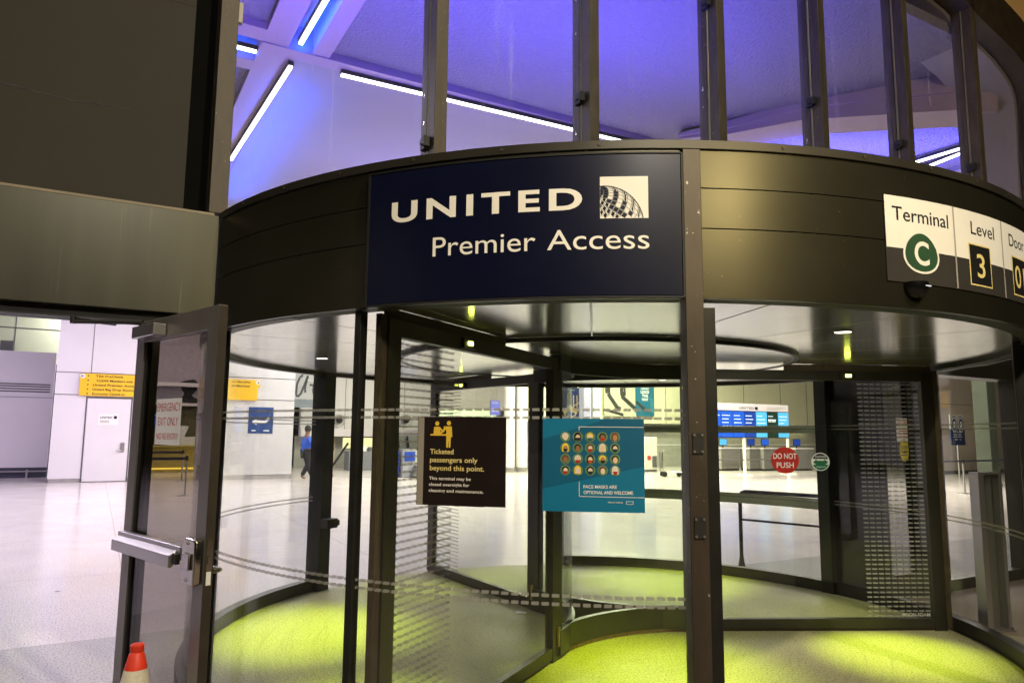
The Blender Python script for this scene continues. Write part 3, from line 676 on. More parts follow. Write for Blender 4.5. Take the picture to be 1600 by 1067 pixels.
MB().prism([(US[6]+.051, 3.0)]+[(US[6]+0.051, inner[4][1]+.4)]+[(p[0], p[1]) for p in inner[5:]], 'y', 0.20, 0.212).build('pane', g_up, cw)
tp = hthing('facade_panel', 'tan facade panel around the rounded corner of the glazed wall', 'wall', 0, 0)
pan = [(q[0], q[1]) for q in outer]
MB().prism(pan+[(pan[-1][0]+9, 3.0), (pan[-1][0]+9, 11), (pan[0][0], 11)], 'y', 0.02, 0.22).build('panel', tan, tp)
# entrance front right of the drum: header, dark panels, a closed glass door and glazing
fr = hthing('entrance_front', 'dark framed entrance front with glass beside the right of the drum', 'facade', 0, 0)
MB().box(6.62, 16, 0.02, 0.30, 2.40, 3.0).build('header', bronze, fr)
for u0, u1, vv in ((6.62, 6.68, 0.66), (7.22, 7.62, 0.16)): MB().box(u0, u1, 0.04, vv, 0, 2.40).build('panel', trim, fr, bevel=0.003)
for u in (7.62, 9.3, 11.0, 12.7): MB().box(u, u+0.08, 0.0, 0.18, 0, 2.40).build('post', bronze, fr, bevel=0.003)
for u in (7.70, 9.38, 11.08): MB().box(u, u+1.60, 0.10, 0.112, 0.12, 2.38).build('pane', g_core, fr); 
for u in (7.70, 9.38, 11.08): MB().box(u, u+1.60, 0.04, 0.16, 0.0, 0.12).build('sill', bronze, fr)
xd = hthing('side_exit_door', 'closed narrow glass exit door right of the drum', 'door', 6.68, 0)
MB().box(0.001, 0.05, 0.05, 0.10, 0, 2.39).box(0.48, 0.539, 0.05, 0.10, 0, 2.39).box(0.05, 0.48, 0.05, 0.10, 0, 0.25).box(0.05, 0.48, 0.05, 0.10, 2.25, 2.39).build('door_frame', trim, xd, bevel=0.002)
MB().box(0.05, 0.48, 0.07, 0.08, 0.25, 2.25).build('door_glass', glass('dusky glass', (.66, .66, .66)), xd)
u, z = W(1413, 672, 0.06); t = hthing('exit_sticker', 'white EXIT ONLY sheet with red words on the side door glass', 'sticker', u, 0.068, z)
a = Art(on_front(0), .0006); a.rect(white, -.13, .13, -.13, .13); a.text(redst, 'EXIT ONLY', 0, .06, .05, width=.22, bold=.01, align='CENTER')
for k in range(4): a.rect(redst, -.10, .10, .015-k*.03, .025-k*.03, 2)
a.build('printed_sheet', t)
u, z = W(1414, 703, 0.06); t = hthing('door_sticker', 'yellow oval sticker below the EXIT ONLY sheet', 'sticker', u, 0.068, z)
a = Art(on_front(0), .0006); a.disc(mat('sticker yellow', (.75, .62, .02), .5), 0, 0, .085, .125, n=28); a.text(inkblk, 'CAUTION', 0, .01, .03, width=.13, bold=.012, align='CENTER')
for k in range(2): a.rect(inkblk, -.05, .05, -.03-k*.03, -.018-k*.03, 2)
a.build('printed_oval', t)

# ------------------------------------------------------------------ emergency door, standing open
hx, hy = -2.562, -2.680
DA = atan2(-0.610, 0.830)
ed = thing('emergency_door', 'bronze framed glass emergency door standing open beside the drum', 'door', (hx, hy, 0), DA)
grb = mat('grey bronze door frame', (0.20, 0.185, 0.165), 0.38, 0.55, 0.12, 4, 0.03, 120, (1, 1, .3))
edge = mat('door edge metal', (0.055, 0.045, 0.034), 0.5, 0.4, 0.2, 5)
lf = MB().box(0.0, 0.105, -0.045, 0, 0.012, 2.30).box(0.895, 0.997, -0.045, 0, 0.012, 2.30).box(0.105, 0.895, -0.045, 0, 2.185, 2.30).box(0.105, 0.895, -0.045, 0, 0.012, 0.22).build('door_frame', grb, ed, bevel=0.003)
MB().box(0.105, 0.125, -0.036, -0.009, 0.22, 2.185).box(0.875, 0.895, -0.036, -0.009, 0.22, 2.185).build('glazing_bead', black, ed)
MB().box(0.125, 0.875, -0.028, -0.016, 0.22, 2.185).build('door_glass', glass('tinted door glass', (0.60, 0.57, 0.53), None, 0.0), ed)
MB().box(0.9972, 1.0, -0.044, -0.001, 0.02, 2.295).build('door_edge', edge, ed)
MB().box(1.0, 1.0035, -0.036, -0.009, 0.985, 1.20).build('latch_plate', chrome, ed)
MB().box(1.0036, 1.010, -0.032, -0.013, 1.085, 1.12).build('latch_bolt', chrome, ed)
MB().box(1.0036, 1.0046, -0.034, -0.012, 0.99, 1.05).build('label_sheet', white, ed)
pb = MB().box(0.03, 0.83, -0.085, -0.046, 1.085, 1.150).build('push_bar', steel, ed, bevel=0.006)
MB().prism([(-0.125, 1.055), (-0.112, 1.050), (-0.086, 1.075), (-0.086, 1.130), (-0.125, 1.110)], 'x', 0.06, 0.80).build('bar_pad', steel, pb, bevel=0.004)
MB().box(0.80, 0.84, -0.11, -0.086, 1.07, 1.12).build('bar_link', trim, pb, bevel=0.004)
lk = MB().prism([(0.84, 1.005), (0.85, 0.985), (0.975, 0.985), (0.985, 1.005), (0.985, 1.185), (0.975, 1.20), (0.87, 1.20), (0.84, 1.16)], 'y', -0.086, -0.046).build('lock_case', chrome, ed, bevel=0.012)
MB().box(0.875, 0.955, -0.099, -0.087, 1.055, 1.13).build('lock_cover', chrome, lk, bevel=0.008)
for z in (1.01, 1.175): MB().tube([(0.91, -0.092, z), (0.91, -0.086, z)], 0.008, 10).build('screw', steel, lk)
hd = MB().tube([(0.945, 0.0, 1.04), (0.945, 0.055, 1.04), (0.935, 0.066, 1.04), (0.83, 0.066, 1.04)], 0.011, 10).build('pull_handle', chrome, ed, smooth=True)
MB().tube([(0.945, 0.0, 1.04), (0.945, 0.012, 1.04)], 0.03, 16).build('handle_rose', chrome, hd, smooth=True)
cl = MB().box(0.10, 0.40, -0.115, -0.046, 2.195, 2.262).build('door_closer', steel, ed, bevel=0.006)
MB().tube([(0.16, -0.08, 2.262), (0.16, -0.08, 2.282)], 0.018, 12).tube([(0.16, -0.08, 2.288), (-0.14, -0.34, 2.29)], [0.014, 0.011], 8).tube([(-0.14, -0.34, 2.28), (-0.14, -0.34, 2.32)], 0.016, 12).tube([(-0.14, -0.34, 2.305), (-0.20, -0.10, 2.31)], 0.011, 8).build('closer_arm', trim, cl, smooth=True)
u, v = -0.52, 0.0
jm = hthing('door_jamb', 'dark jamb post carrying the open emergency door', 'post', -0.32, 0.03)
MB().box(-0.03, 0.03, 0.0, 0.11, 0, 2.335).build('jamb', trim, jm, bevel=0.003)
t = thing('exit_sheet', 'white sheet with red words EMERGENCY EXIT ONLY on the open door glass', 'sign', (hx+0.32*cos(DA)-0.0285*-sin(DA)*-1, hy, 0), DA)
t.location = Matrix.Rotation(DA, 3, 'Z') @ Vector((0.30, -0.0285, 0)) + Vector((hx, hy, 0))
a = Art(on_front(0), .0006); a.rect(white, 0, 0.31, 1.62, 1.86)
a.text(redst, 'EMERGENCY', 0.155, 1.795, 0.045, width=0.29, align='CENTER'); a.text(redst, 'EXIT ONLY', 0.155, 1.72, 0.045, width=0.25, align='CENTER'); a.text(redst, 'NO RE-ENTRY', 0.155, 1.648, 0.034, width=0.27, align='CENTER')
a.build('printed_sheet', t)
# traffic cone
p = G(215, 1005, 0.70); co = thing('traffic_cone', 'orange traffic cone with white band in front of the open door', 'cone', (p.x, p.y, 0))
orange = mat('cone orange', (0.75, 0.045, 0.012), 0.5, 0, 0.16, 14); wh = mat('reflective white band', (0.72, 0.66, 0.52), 0.35, 0, 0.10, 70, 0.2, 220)
MB().lathe([(0.001, 0.70), (0.026, 0.70), (0.031, 0.695), (0.030, 0.672), (0.026, 0.664), (0.034, 0.655), (0.050, 0.59)], 28).build('cone_top', orange, co, smooth=True)
MB().lathe([(0.0505, 0.59), (0.086, 0.42)], 28).build('white_band', wh, co, smooth=True)
MB().lathe([(0.086, 0.42), (0.092, 0.40), (0.15, 0.05), (0.16, 0.035)], 28).build('cone_body', orange, co, smooth=True)
MB().box(-.19, .19, -.19, .19, 0.0, 0.034).build('cone_base', black, co, bevel=0.01)

# ------------------------------------------------------------------ hall ceiling
st = lambda mb, name, m: structure(mb.build(name, m, loc=fw(0, 0, 0), rz=FA))
st(MB().box(1.95, 14, 0.3, 5.02, 7.05, 7.2), 'ceiling', plaster)
st(MB().box(-12, 1.02, 0.3, 4.75, 7.08, 7.2).box(-12, 1.02, 6.0, 13, 7.08, 7.2), 'ceiling', plaster)
st(MB().box(1.45, 8.0, 5.33, 13, 6.97, 7.2).box(-30, 40, 13, 36, 6.97, 7.2).box(-30, -12, 0.3, 13, 6.97, 7.2).box(14, 40, .3, 13, 6.97, 7.2).box(8.0, 14, 5.33, 13, 7.0, 7.2), 'ceiling', smooth)
rb = MB()
rb.box(1.71, 1.949, 0.3, 5.07, 6.98, 7.40).box(1.03, 1.37, 0.3, 5.07, 6.98, 7.40)
rb.box(1.37, 1.71, 0.3, 5.07, 7.32, 7.40)
rb.box(1.03, 14, 5.071, 5.329, 6.96, 7.40)
rb.box(-12, 1.029, 4.751, 5.071, 6.98, 7.40).box(-12, 1.029, 5.70, 5.999, 6.98, 7.40).box(-12, 1.029, 5.071, 5.699, 7.32, 7.40)
rb.box(1.03, 1.449, 5.33, 13, 6.98, 7.40)
st(rb, 'ceiling_ribs', beamm)
white_l = emis('white strip lamp', (1.0, 0.96, 0.92), 9.0)
def strip(label, p0, p1, z, power):
    p0 = Vector((*p0, 0)); p1 = Vector((*p1, 0)); d = p1-p0; L = d.length
    t = thing('strip_light', label, 'strip light', fw(p0.x, p0.y, z), FA+atan2(d.y, d.x), 'linear lamps under the hall ceiling')
    MB().box(0, L, -0.04, 0.04, 0.0, 0.06).build('channel', trim, t)
    MB().box(0.01, L-0.01, -0.026, 0.026, -0.03, -0.001).build('tube', white_l, t)
    strip_light('strip_lamp', fw(p0.x, p0.y, z-0.04), fw(p1.x, p1.y, z-0.04), power, WHITE, wd=0.05)
strip('long white strip light crossing behind the middle panes above the airline sign', (2.18, 5.28), (7.78, 5.09), 6.9, 26)
strip('long slanting white strip light in the leftmost pane', (1.33, 9.7), (1.49, 5.40), 6.9, 26)
strip('white strip light inside the bright blue ceiling groove', (1.50, 4.90), (1.58, 0.6), 7.0, 12)
strip('white strip light left of the blue groove, at the top of the leftmost pane', (1.06, 4.55), (1.12, 0.6), 7.02, 12)
strip('short white strip light beside the jamb in a blue groove', (-3.0, 5.45), (1.02, 5.43), 7.0, 12)
# deep sloping edge of the ceiling on the right, and the next bay beyond it
B0, B1 = Vector((7.9, 4.6)), Vector((10.4, 0.3))
def onB(x, y):
    o = FO+FU*B0.x+FV*B0.y; dv = FU*(B1-B0).x+FV*(B1-B0).y; n = Vector((-dv.y, dv.x, 0)); d = ray(x, y); tt = (o-CAM).dot(n)/d.dot(n); p = CAM+d*tt
    return (p-FO).dot(FU), (p-FO).dot(FV), p.z
top = [onB(x, y) for x, y in ((1060, 208), (1137, 189), (1296, 143), (1487, 110), (1560, 92))]
low = [onB(x, y) for x, y in ((1060, 216), (1137, 208), (1252, 186), (1493, 170), (1560, 172))]
midl = [tuple(a_*0.45+b_*0.55 for a_, b_ in zip(p_, q_)) for p_, q_ in zip(top, low)]
fb = MB()
rows = [[p_, m_, (m_[0]+.04, m_[1]+.03, m_[2]-.005), (q_[0]+.04, q_[1]+.03, q_[2]), (q_[0]+.6, q_[1]+.4, q_[2]), (p_[0]+.6, p_[1]+.4, p_[2]+.3)] for p_, m_, q_ in zip(top, midl, low)]
fb.grid(rows, closed=True)
st(fb, 'ceiling_edge', beamm)
strip('upper of two parallel white strip lights low in the right panes', (12.80, 3.15), (12.90, 1.2), 6.95, 10)
strip('lower of two parallel white strip lights low in the right panes', (13.19, 3.20), (12.87, 1.5), 6.93, 10)
ew = hthing('end_wall', 'pale panelled inner wall by the rounded window corner', 'wall', 0, 0)
eu = 13.6
MB().box(eu, eu+.2, 0.96, 6, 3.6, 5.9).build('wall_panel', hallw, ew)

# ------------------------------------------------------------------ the hall seen through the glass
def slab(name, px0, px1, y0, y1, v, depth, m, parent, org, bevel=0.0, off=0.0):
    """an upright box whose street face fills photo x px0..px1, y y0..y1 at distance v; in the frame of parent placed at org (u,v)"""
    ya = (y0+y1)/2; u0 = W(px0, ya, v)[0]; u1 = W(px1, ya, v)[0]; xm = (px0+px1)/2; z1 = W(xm, y0, v)[1]; z0 = W(xm, y1, v)[1]
    return MB().box(u0-org[0], u1-org[0], v-org[1]+off, v-org[1]+depth+off, max(z0, 0), z1).build(name, m, parent, bevel=bevel)
# left: recessed wall and the block with the staff door
VR = 25.6
t = hthing('recessed_wall', 'lavender recessed wall with dark grooved rail at the far left', 'wall', 0, VR); o = (0, VR)
u1 = W(80, 650, VR)[0]; zt_ = W(40, 549, VR)[1]
MB().box(-16, u1, 0, 0.4, 0.35, zt_).build('wall_panel', hallw, t)
MB().box(-16, u1, 0.06, 0.4, 0.0, 0.35).build('kick_recess', mat('dark kick', (0.06, 0.06, 0.10), 0.5), t)
for y in (600, 603.5, 607.5, 611.5): zz_ = W(40, y, VR)[1]; MB().box(-16, u1-.1, -0.012, -0.001, zz_-0.02, zz_+0.02).build('rail_groove', seam, t)
zz_ = W(40, 620.5, VR)[1]; MB().box(-16, u1, -0.006, -0.001, zz_-0.008, zz_+0.008).build('panel_joint', seam, t)
zz_ = W(40, 736, VR)[1]; MB().box(-16, u1, -0.10, -0.05, zz_-0.02, zz_+0.02).build('bumper_rail', steel, t)
MB().box(u1-.6, u1-.54, -0.1, -0.02, 0, zz_+.05).build('bumper_post', steel, t)
t = hthing('upper_gallery', 'greenish white gallery glazing above the recessed wall', 'window wall', 0, VR+1.2)
gal = mat('pale green gallery panel', (0.66, 0.74, 0.50), 0.35, 0, 0.12, 0.4)
MB().box(-16, u1+.5, 0, .2, zt_-.3, 6.9).build('gallery_panel', gal, t)
for x in (22, 30): pass
for y in (513, ): zz_ = W(40, y, VR+1.2)[1]; MB().box(-16, u1+.5, -.01, -.001, zz_-.02, zz_+.02).build('glazing_bar', seam, t)
for x in (24, ): uu = W(x, 520, VR+1.2)[0]; MB().box(uu-.015, uu+.015, -.012, -.002, zt_-.3, 6.9).build('glazing_bar', seam, t)
slab('planter_box', 0, 21, 532, 549, VR+.8, .2, dgrey, t, (0, VR+1.2))
VB = 22.5
t = hthing('service_block', 'white panelled block with a staff door under the yellow direction sign', 'wall', 0, VB); o = (0, VB)
u0, u1 = W(82, 650, VB)[0], W(213, 650, VB)[0]
MB().box(u0, u1, 0, 3.0, 0.12, 6.95).build('wall_panel', hallw, t)
MB().box(u0+.02, u1-.02, 0.02, 3.0, 0, 0.12).build('skirting', mat('grey skirting', (.34, .32, .32), .5), t)
for x0, y0, x1, y1 in ((96, 582, 213, 584.5), (92, 616.5, 213, 618.5)):
    zz_ = W((x0+x1)/2, (y0+y1)/2, VB)[1]; MB().box(u0, u1, -.006, -.0005, zz_-.012, zz_+.012).build('panel_joint', seam, t)
uu = W(146, 540, VB)[0]; zz_ = W(146, 583, VB)[1]; MB().box(uu-.01, uu+.01, -.006, -.0005, zz_, 6.9).build('panel_joint', seam, t)
ud0, ud1 = W(132, 690, VB)[0], W(200, 690, VB)[0]; zd = W(165, 623, VB)[1]
dr = MB().box(ud0, ud1, -0.02, -0.002, 0.02, zd).build('door', hallw, t, bevel=.006)
MB().box(ud0-.05, ud0-.012, -0.012, -.001, 0, zd+.06).box(ud1+.012, ud1+.05, -0.012, -.001, 0, zd+.06).box(ud0-.012, ud1+.012, -.012, -.001, zd+.012, zd+.06).build('door_casing', seam, t)
MB().box(ud1-.22, ud1-.10, -.04, -.0205, .95, 1.25).tube([(ud1-.16, -.06, 1.0), (ud1-.34, -.07, 1.0)], .018, 8).build('door_handle', steel, dr)
t = hthing('staff_notice', 'small white notice with dark letters on the staff door', 'sign', W(169.5, 655, VB)[0], VB-.022, W(169.5, 655, VB)[1])
a = Art(on_front(0), .002); a.rect(white, -.29, .29, -.18, .18); a.text(navy, 'UNITED', -.24, .03, .06, width=.34, bold=.02); a.rect(navy, .15, .24, .02, .11, 2)
for k in range(2): a.rect(greybr, -.24, .02, -.06-k*.05, -.04-k*.05, 2)
a.build('printed_sheet', t)
# yellow direction sign
def ysign(label, x0, x1, y0, y1, v, lines, arrow, side):
    ua, ub = W(x0, (y0+y1)/2, v)[0], W(x1, (y0+y1)/2, v)[0]; z0, z1 = W((x0+x1)/2, y1, v)[1], W((x0+x1)/2, y0, v)[1]
    t = hthing('direction_sign', label, 'sign', ua, v-.08, z0); wd_, h_ = ub-ua, z1-z0
    MB().box(0, wd_, 0, .07, 0, h_).build('panel', mat('yellow sign face', (0.86, 0.50, 0.015), .45, 0, .03, 3), t, bevel=.004)
    a = Art(on_front(0), .003); lh = h_/max(5, len(lines))
    for k, (tx, w0, ind) in enumerate(lines):
        zb = h_-(k+.78)*lh
        a.text(inkblk, tx, .06*wd_+ind*wd_, zb, lh*.50, width=w0*wd_, bold=.018)
        if side < 0: a.disc(inkblk, .035*wd_+.09, zb+lh*.25, lh*.16, n=10)
    a.disc(white, arrow*wd_, h_*.88, lh*.52, lay=1, n=20); s_ = 1 if side > 0 else -1; xa, za = arrow*wd_, h_*.88
    a.line(inkblk, (xa-s_*lh*.3, za), (xa+s_*lh*.3, za), lh*.12, 2); a.line(inkblk, (xa+s_*lh*.3, za), (xa+s_*lh*.05, za+lh*.25), lh*.12, 2); a.line(inkblk, (xa+s_*lh*.3, za), (xa+s_*lh*.05, za-lh*.25), lh*.12, 2)
    a.build('lettering', t, MATS['yellow sign face'])
ysign('yellow direction sign listing five lines on the block above the staff door', 129, 216, 585, 619, VB, (('TSA PreCheck', .50, .16), ('CLEAR Members with', .66, .18), ('United Premier Access', .80, .12), ('United Bag Drop Shortcut', .80, .12), ('Economy Check-in', .58, .12)), -.005, -1)
# check-in niche between the blocks
VN = 30.0
t = hthing('niche_wall', 'dark olive back wall of the check-in niche under a lavender band', 'wall', 0, VN)
ua, ub = W(205, 650, VN)[0], W(345, 650, VN)[0]
za, zb = W(270, 634, VN)[1], W(270, 604, VN)[1]
MB().box(ua, ub, 0, .3, 0, za).build('lower_panel', mat('olive niche panel', (.10, .095, .045), .5), t)
MB().box(ua, ub, -.5, .3, za+.001, za+.12).build('ledge', hallw, t)
MB().box(ua, ub, 0, .3, za+.121, zb).build('band', mat('lavender band', (.42, .40, .50), .5), t)
MB().box(ua, ub, -.6, .3, zb+.001, zb+.15).build('ledge', hallw, t)
MB().box(ua, ub, .0, .3, zb+.151, 6.9).build('upper_panel', mat('mauve panel', (.42, .36, .42), .5), t)
u, z = W(299, 627, VN)
a = Art(on_front(-.004), .004); k_ = .62
a.poly(inkblk, [(u-.75, za+.13), (u-.62, za+.3), (u-.35, za+.42), (u-.30, za+.55), (u-.42, za+.70), (u-.44, za+.88), (u-.62, za+.95), (u-.35, za+1.10), (u+.05, za+1.18), (u+.22, za+1.05), (u+.15, za+.98), (u+.20, za+.75), (u+.12, za+.60), (u+.0, za+.48), (u+.08, za+.40), (u+.35, za+.28), (u+.42, za+.13)], 1)
a.build('pilot_silhouette', t)
def screen(name, label, x0, x1, y0, y1, v, m, cat='screen', stripes=None, group=None):
    ua, ub = W(x0, (y0+y1)/2, v)[0], W(x1, (y0+y1)/2, v)[0]; z0, z1 = W((x0+x1)/2, y1, v)[1], W((x0+x1)/2, y0, v)[1]
    t = hthing(name, label, cat, ua, v-.08, z0, group); wd_, h_ = ub-ua, z1-z0
    MB().box(-.03, wd_+.03, 0, .07, -.03, h_+.03).build('casing', black, t, bevel=.005)
    MB().box(0, wd_, -.006, -.0005, 0, h_).build('display', m, t)
    if stripes:
        a = Art(on_front(-.008), .002)
        for k in range(stripes): a.rect(emis('screen words', (.75, .85, 1), 1.2), wd_*.12, wd_*(.5+.35*random.random()), h_*(.78-k*.16), h_*(.84-k*.16), 1)
        a.build('display_words', t)
    return t
scr1 = emis('blue screen', (0.012, 0.10, 0.62), 1.15); scr2 = emis('cyan screen', (0.10, 0.50, 0.95), 1.1); scr3 = emis('dark blue screen', (.01, .05, .35), 1.0); scr4 = emis('dark green screen', (.01, .035, .02), 1.0)
screen('wall_screen', 'blue lit screen on the niche wall behind the emergency door', 228, 249, 645, 664, VN, scr1, stripes=3)
ua, v = Guv(227, 733); VK = 27.5
t = hthing('service_counter', 'low yellow lit service counter in the check-in niche', 'counter', 0, VK)
ua, ub = W(222, 715, VK)[0], W(316, 715, VK)[0]; zc_ = W(270, 696, VK)[1]
MB().box(ua, ub, .05, .8, .0, zc_-.06).build('counter_body', mat('ochre counter', (.50, .40, .08), .5), t, bevel=.01)
MB().box(ua-.1, ub+.1, -.05, .9, zc_-.059, zc_).build('counter_top', mat('ochre top', (.55, .48, .12), .4), t, bevel=.01)
MB().box(ua, ub, .03, .049, .12, .18).build('glow_line', emis('yellow glow', (1, .75, .1), 2.5), t)
t = hthing('desk_printer', 'white box and papers on the niche counter', 'printer', W(285, 690, VK)[0], VK+.3, zc_)
MB().box(-.55, .75, 0, .4, 0, .35).build('case', white, t, bevel=.02); MB().prism([(-.35, .36), (.1, .36), (.25, .78), (-.15, .80)], 'y', .1, .16).build('paper', white, t)
# stanchions
def stanchion(label, loc, h=1.0, group='rope stanchions in the hall'):
    t = thing('stanchion', label, 'stanchion', loc, FA, group)
    MB().lathe([(0.001, .03), (.05, .03), (.17, .012), (.175, 0)], 24).build('base', steel, t, smooth=True)
    MB().tube([(0, 0, .02), (0, 0, h-.12)], .026, 14).build('post', steel, t, smooth=True)
    MB().tube([(0, 0, h-.119), (0, 0, h)], .034, 14).build('belt_head', black, t, smooth=True)
    return t
s1 = G(288.7, 774); s2 = G(283.5, 752)
stanchion('nearer steel stanchion seen through the emergency door glass', s1, 1.02); stanchion('farther steel stanchion seen through the emergency door glass', s2, 1.02)
navybelt = mat('navy belt', (.006, .008, .03), .6)
for nm, s, wdt in (('nearer', s1, 1.25), ('farther', s2, 1.5)):
    t = thing('barrier_belt', 'dark belt running left from the %s stanchion' % nm, 'belt', (s.x, s.y, 0), FA)
    MB().box(-wdt, -.035, -.003, .003, .915, .985).build('belt', navybelt, t)
# grey wall with second yellow sign and blue poster
V2 = 22.0
t = hthing('panelled_wall', 'pale grey wall carrying the second yellow sign and blue arrow poster', 'wall', 0, V2)
ua, ub = W(318, 650, V2)[0], W(459, 650, V2)[0]
MB().box(ua, ub, 0, 2.0, .16, 6.95).build('wall_panel', hallg, t); MB().box(ua+.02, ub-.02, .02, 2.0, 0, .16).build('skirting', MATS['grey skirting'], t)
for y in (590, 624): zz_ = W(390, y, V2)[1]; MB().box(ua, ub, -.006, -.0005, zz_-.012, zz_+.012).build('panel_joint', seam, t)
ysign('yellow direction sign with a right arrow on the pale grey wall', 344, 402, 593, 625, V2, (('to Security', .52, .22), ('all Member', .52, .22)), 1.0, 1)
u, z = W(407.5, 656.5, V2); t = hthing('arrow_poster', 'dark blue poster with a white curved arrow on the pale grey wall', 'poster', u, V2-.012, z)
a = Art(on_front(0), .003); MB().box(-.42, .42, 0, .01, -.46, .46).build('sheet', mat('blue poster', (.012, .05, .20), .5), t)
a.line(white, (-.18, -.05), (.18, -.06), .09); a.line(white, (.16, -.05), (.27, .10), .08); a.poly(white, [(-.30, -.05), (-.14, .06), (-.14, -.17)]); a.text(white, 'CLEAR', -.1, .30, .06, width=.26); a.rect(white, -.30, -.16, -.38, -.34); a.rect(white, .1, .3, -.38, -.34); a.build('printed_arrow', t, MATS['blue poster'])
# grey banner with dark script
VBn = 24.0
u0, z1 = W(461, 578, VBn); u1, z0 = W(498, 637, VBn)
t = hthing('hall_banner', 'grey banner with big dark script letters beside the back drum post', 'banner', u0, VBn, z0)
MB().box(0, u1-u0, 0, .05, 0, z1-z0).build('panel', mat('grey banner', (.36, .36, .37), .6), t)
a = Art(on_front(-.002), .003); bw, bh = u1-u0, z1-z0; sd = mat('dark slate ink', (.05, .06, .075), .6)
for pts in ([(.08, .35), (.10, .62), (.20, .80), (.32, .88)], [(.08, .35), (.14, .28), (.26, .36), (.40, .62), (.52, .86)], [(.52, .86), (.42, .55), (.44, .40)], [(.60, .62), (.78, .60)], [(.80, .74), (.74, .45), (.80, .34)]):
    for i in range(len(pts)-1): a.line(sd, (pts[i][0]*bw, pts[i][1]*bh), (pts[i+1][0]*bw, pts[i+1][1]*bh), .085*bw)
a.text(white, 'Crew Services', .5*bw, .72*bh, .05*bh, width=.45*bw); a.rect(mat('slate band', (.16, .19, .22), .6), 0, bw, 0, .22*bh, 1); a.build('script_letters', t)
# back wall of the hall
VF = 28.9
t = hthing('back_wall', 'long pale grey back wall of the check-in hall', 'wall', 0, VF)
ua, ub = W(470, 650, VF)[0], W(880, 650, VF)[0]; za = W(600, 671, VF)[1]; zb = W(600, 682, VF)[1]
MB().box(ua, ub, 0, .3, za, 6.95).build('upper_panel', hallg, t); MB().box(ua, ub, -.15, .3, zb, za-.001).build('bulkhead', hallw, t); MB().box(ua, ub, .9, 1.1, 0, zb-.001).build('lower_panel', mat('grey lower panel', (.38, .38, .34), .5), t)
for x in (540, 632, 700): uu = W(x, 620, VF)[0]; MB().box(uu-.012, uu+.012, -.006, -.0005, za, 6.9).build('panel_joint', seam, t)
for x, nm in ((528, 'left'), (632, 'right')):
    u, z = W(x, 657, VF); t = hthing('dome_camera', 'white dome camera on the back wall, %s of the pair' % nm, 'camera', u, VF, z, 'dome cameras on the back wall')
    MB().lathe([(.001, .0), (.20, .0), (.28, .10), (.28, .2)], 20).build('mount', white, t, smooth=True).rotation_euler = (rad(90), 0, 0)
    o_ = MB().lathe([(.001, .19), (.10, .16), (.15, .06), (.15, 0)], 20).build('dome', black, t, smooth=True); o_.rotation_euler = (rad(90), 0, 0); o_.location = (.0, -.2, .02)
u0, z1 = W(515, 684, VF); u1 = W(532, 700, VF)[0]
t = hthing('service_door', 'beige service door in the back wall behind the drum post', 'door', u0, VF+.85); MB().box(0, u1-u0, 0, .04, 0, z1).build('door_panel', mat('beige door', (.62, .52, .38), .5), t); MB().box(.12, .2, -.05, -.001, 1, 1.2).build('handle', steel, t)
pa = Guv(519, 731); za_ = W(543, 690, 27.0)
t = hthing('handrail', 'dark sloping escalator handrail in front of the beige door', 'handrail', W(518, 730, 27)[0], 27.0)
MB().tube([(0, 0, .12), (W(544, 692, 27)[0]-W(518, 730, 27)[0], 0, W(544, 692, 27)[1])], .05, 8).build('rail', black, t, smooth=True)
MB().tube([(0.9, 0, 0), (0.9, 0, 1.0)], .03, 8).build('rail_post', steel, t)
# lit counters with screens, blue bin
VC = 26.5
t = hthing('checkin_counter', 'row of grey check-in counters with lit backs left of the dark notice', 'counter', 0, VC)
ua, ub = W(545, 715, VC)[0], W(665, 715, VC)[0]; zc_ = W(600, 705, VC)[1]
MB().box(ua, ub, 0, .7, 0, zc_).build('counter_body', mat('slate counter', (.16, .17, .19), .4), t, bevel=.02)
MB().box(ua, ub, .9, 1.0, W(600, 700, VC+.9)[1], W(600, 684, VC+.9)[1]).build('lit_back', emis('warm lit back', (.95, .85, .45), 0.75), t)
for k in range(14):
    uu = ua+.2+(ub-ua-.4)*k/13; MB().box(uu, uu+.16, .2, .3, zc_+.001, zc_+.15+.25*random.random()).build('counter_item', random.choice([dgrey, white, black]), t)
screen('counter_screen', 'bright blue counter screen beside the dark notice', 624, 653, 687, 704, VC-.3, scr2, stripes=2)
p = Guv(610, 746); t = hthing('blue_bin', 'royal blue kiosk cabinet on the hall floor left of the dark notice', 'cabinet', p[0], p[1])
bl = mat('royal blue panel', (.012, .04, .26), .4)
MB().box(-.36, .36, 0, .5, 0.06, .98).build('cabinet_body', bl, t, bevel=.02); MB().box(-.32, .32, .02, .48, 0, .06).build('plinth', black, t); MB().box(-.30, .2, -.012, -.001, .55, .62).build('slot', white, t)
p = Guv(640, 746); t = hthing('bag_scale', 'grey bag drop machine beside the blue cabinet', 'kiosk', p[0], p[1])
MB().box(-.25, .3, .1, .6, 0.0, 1.05).build('machine_body', mat('machine grey', (.30, .31, .33), .4), t, bevel=.03); MB().prism([(.05, .06), (.9, .02), (.9, .10), (.2, .45)], 'y', -.2, .6).build('ramp', dgrey, t); MB().box(-.18, .22, .07, .099, .60, .95).build('screen', scr3, t)
kio = None
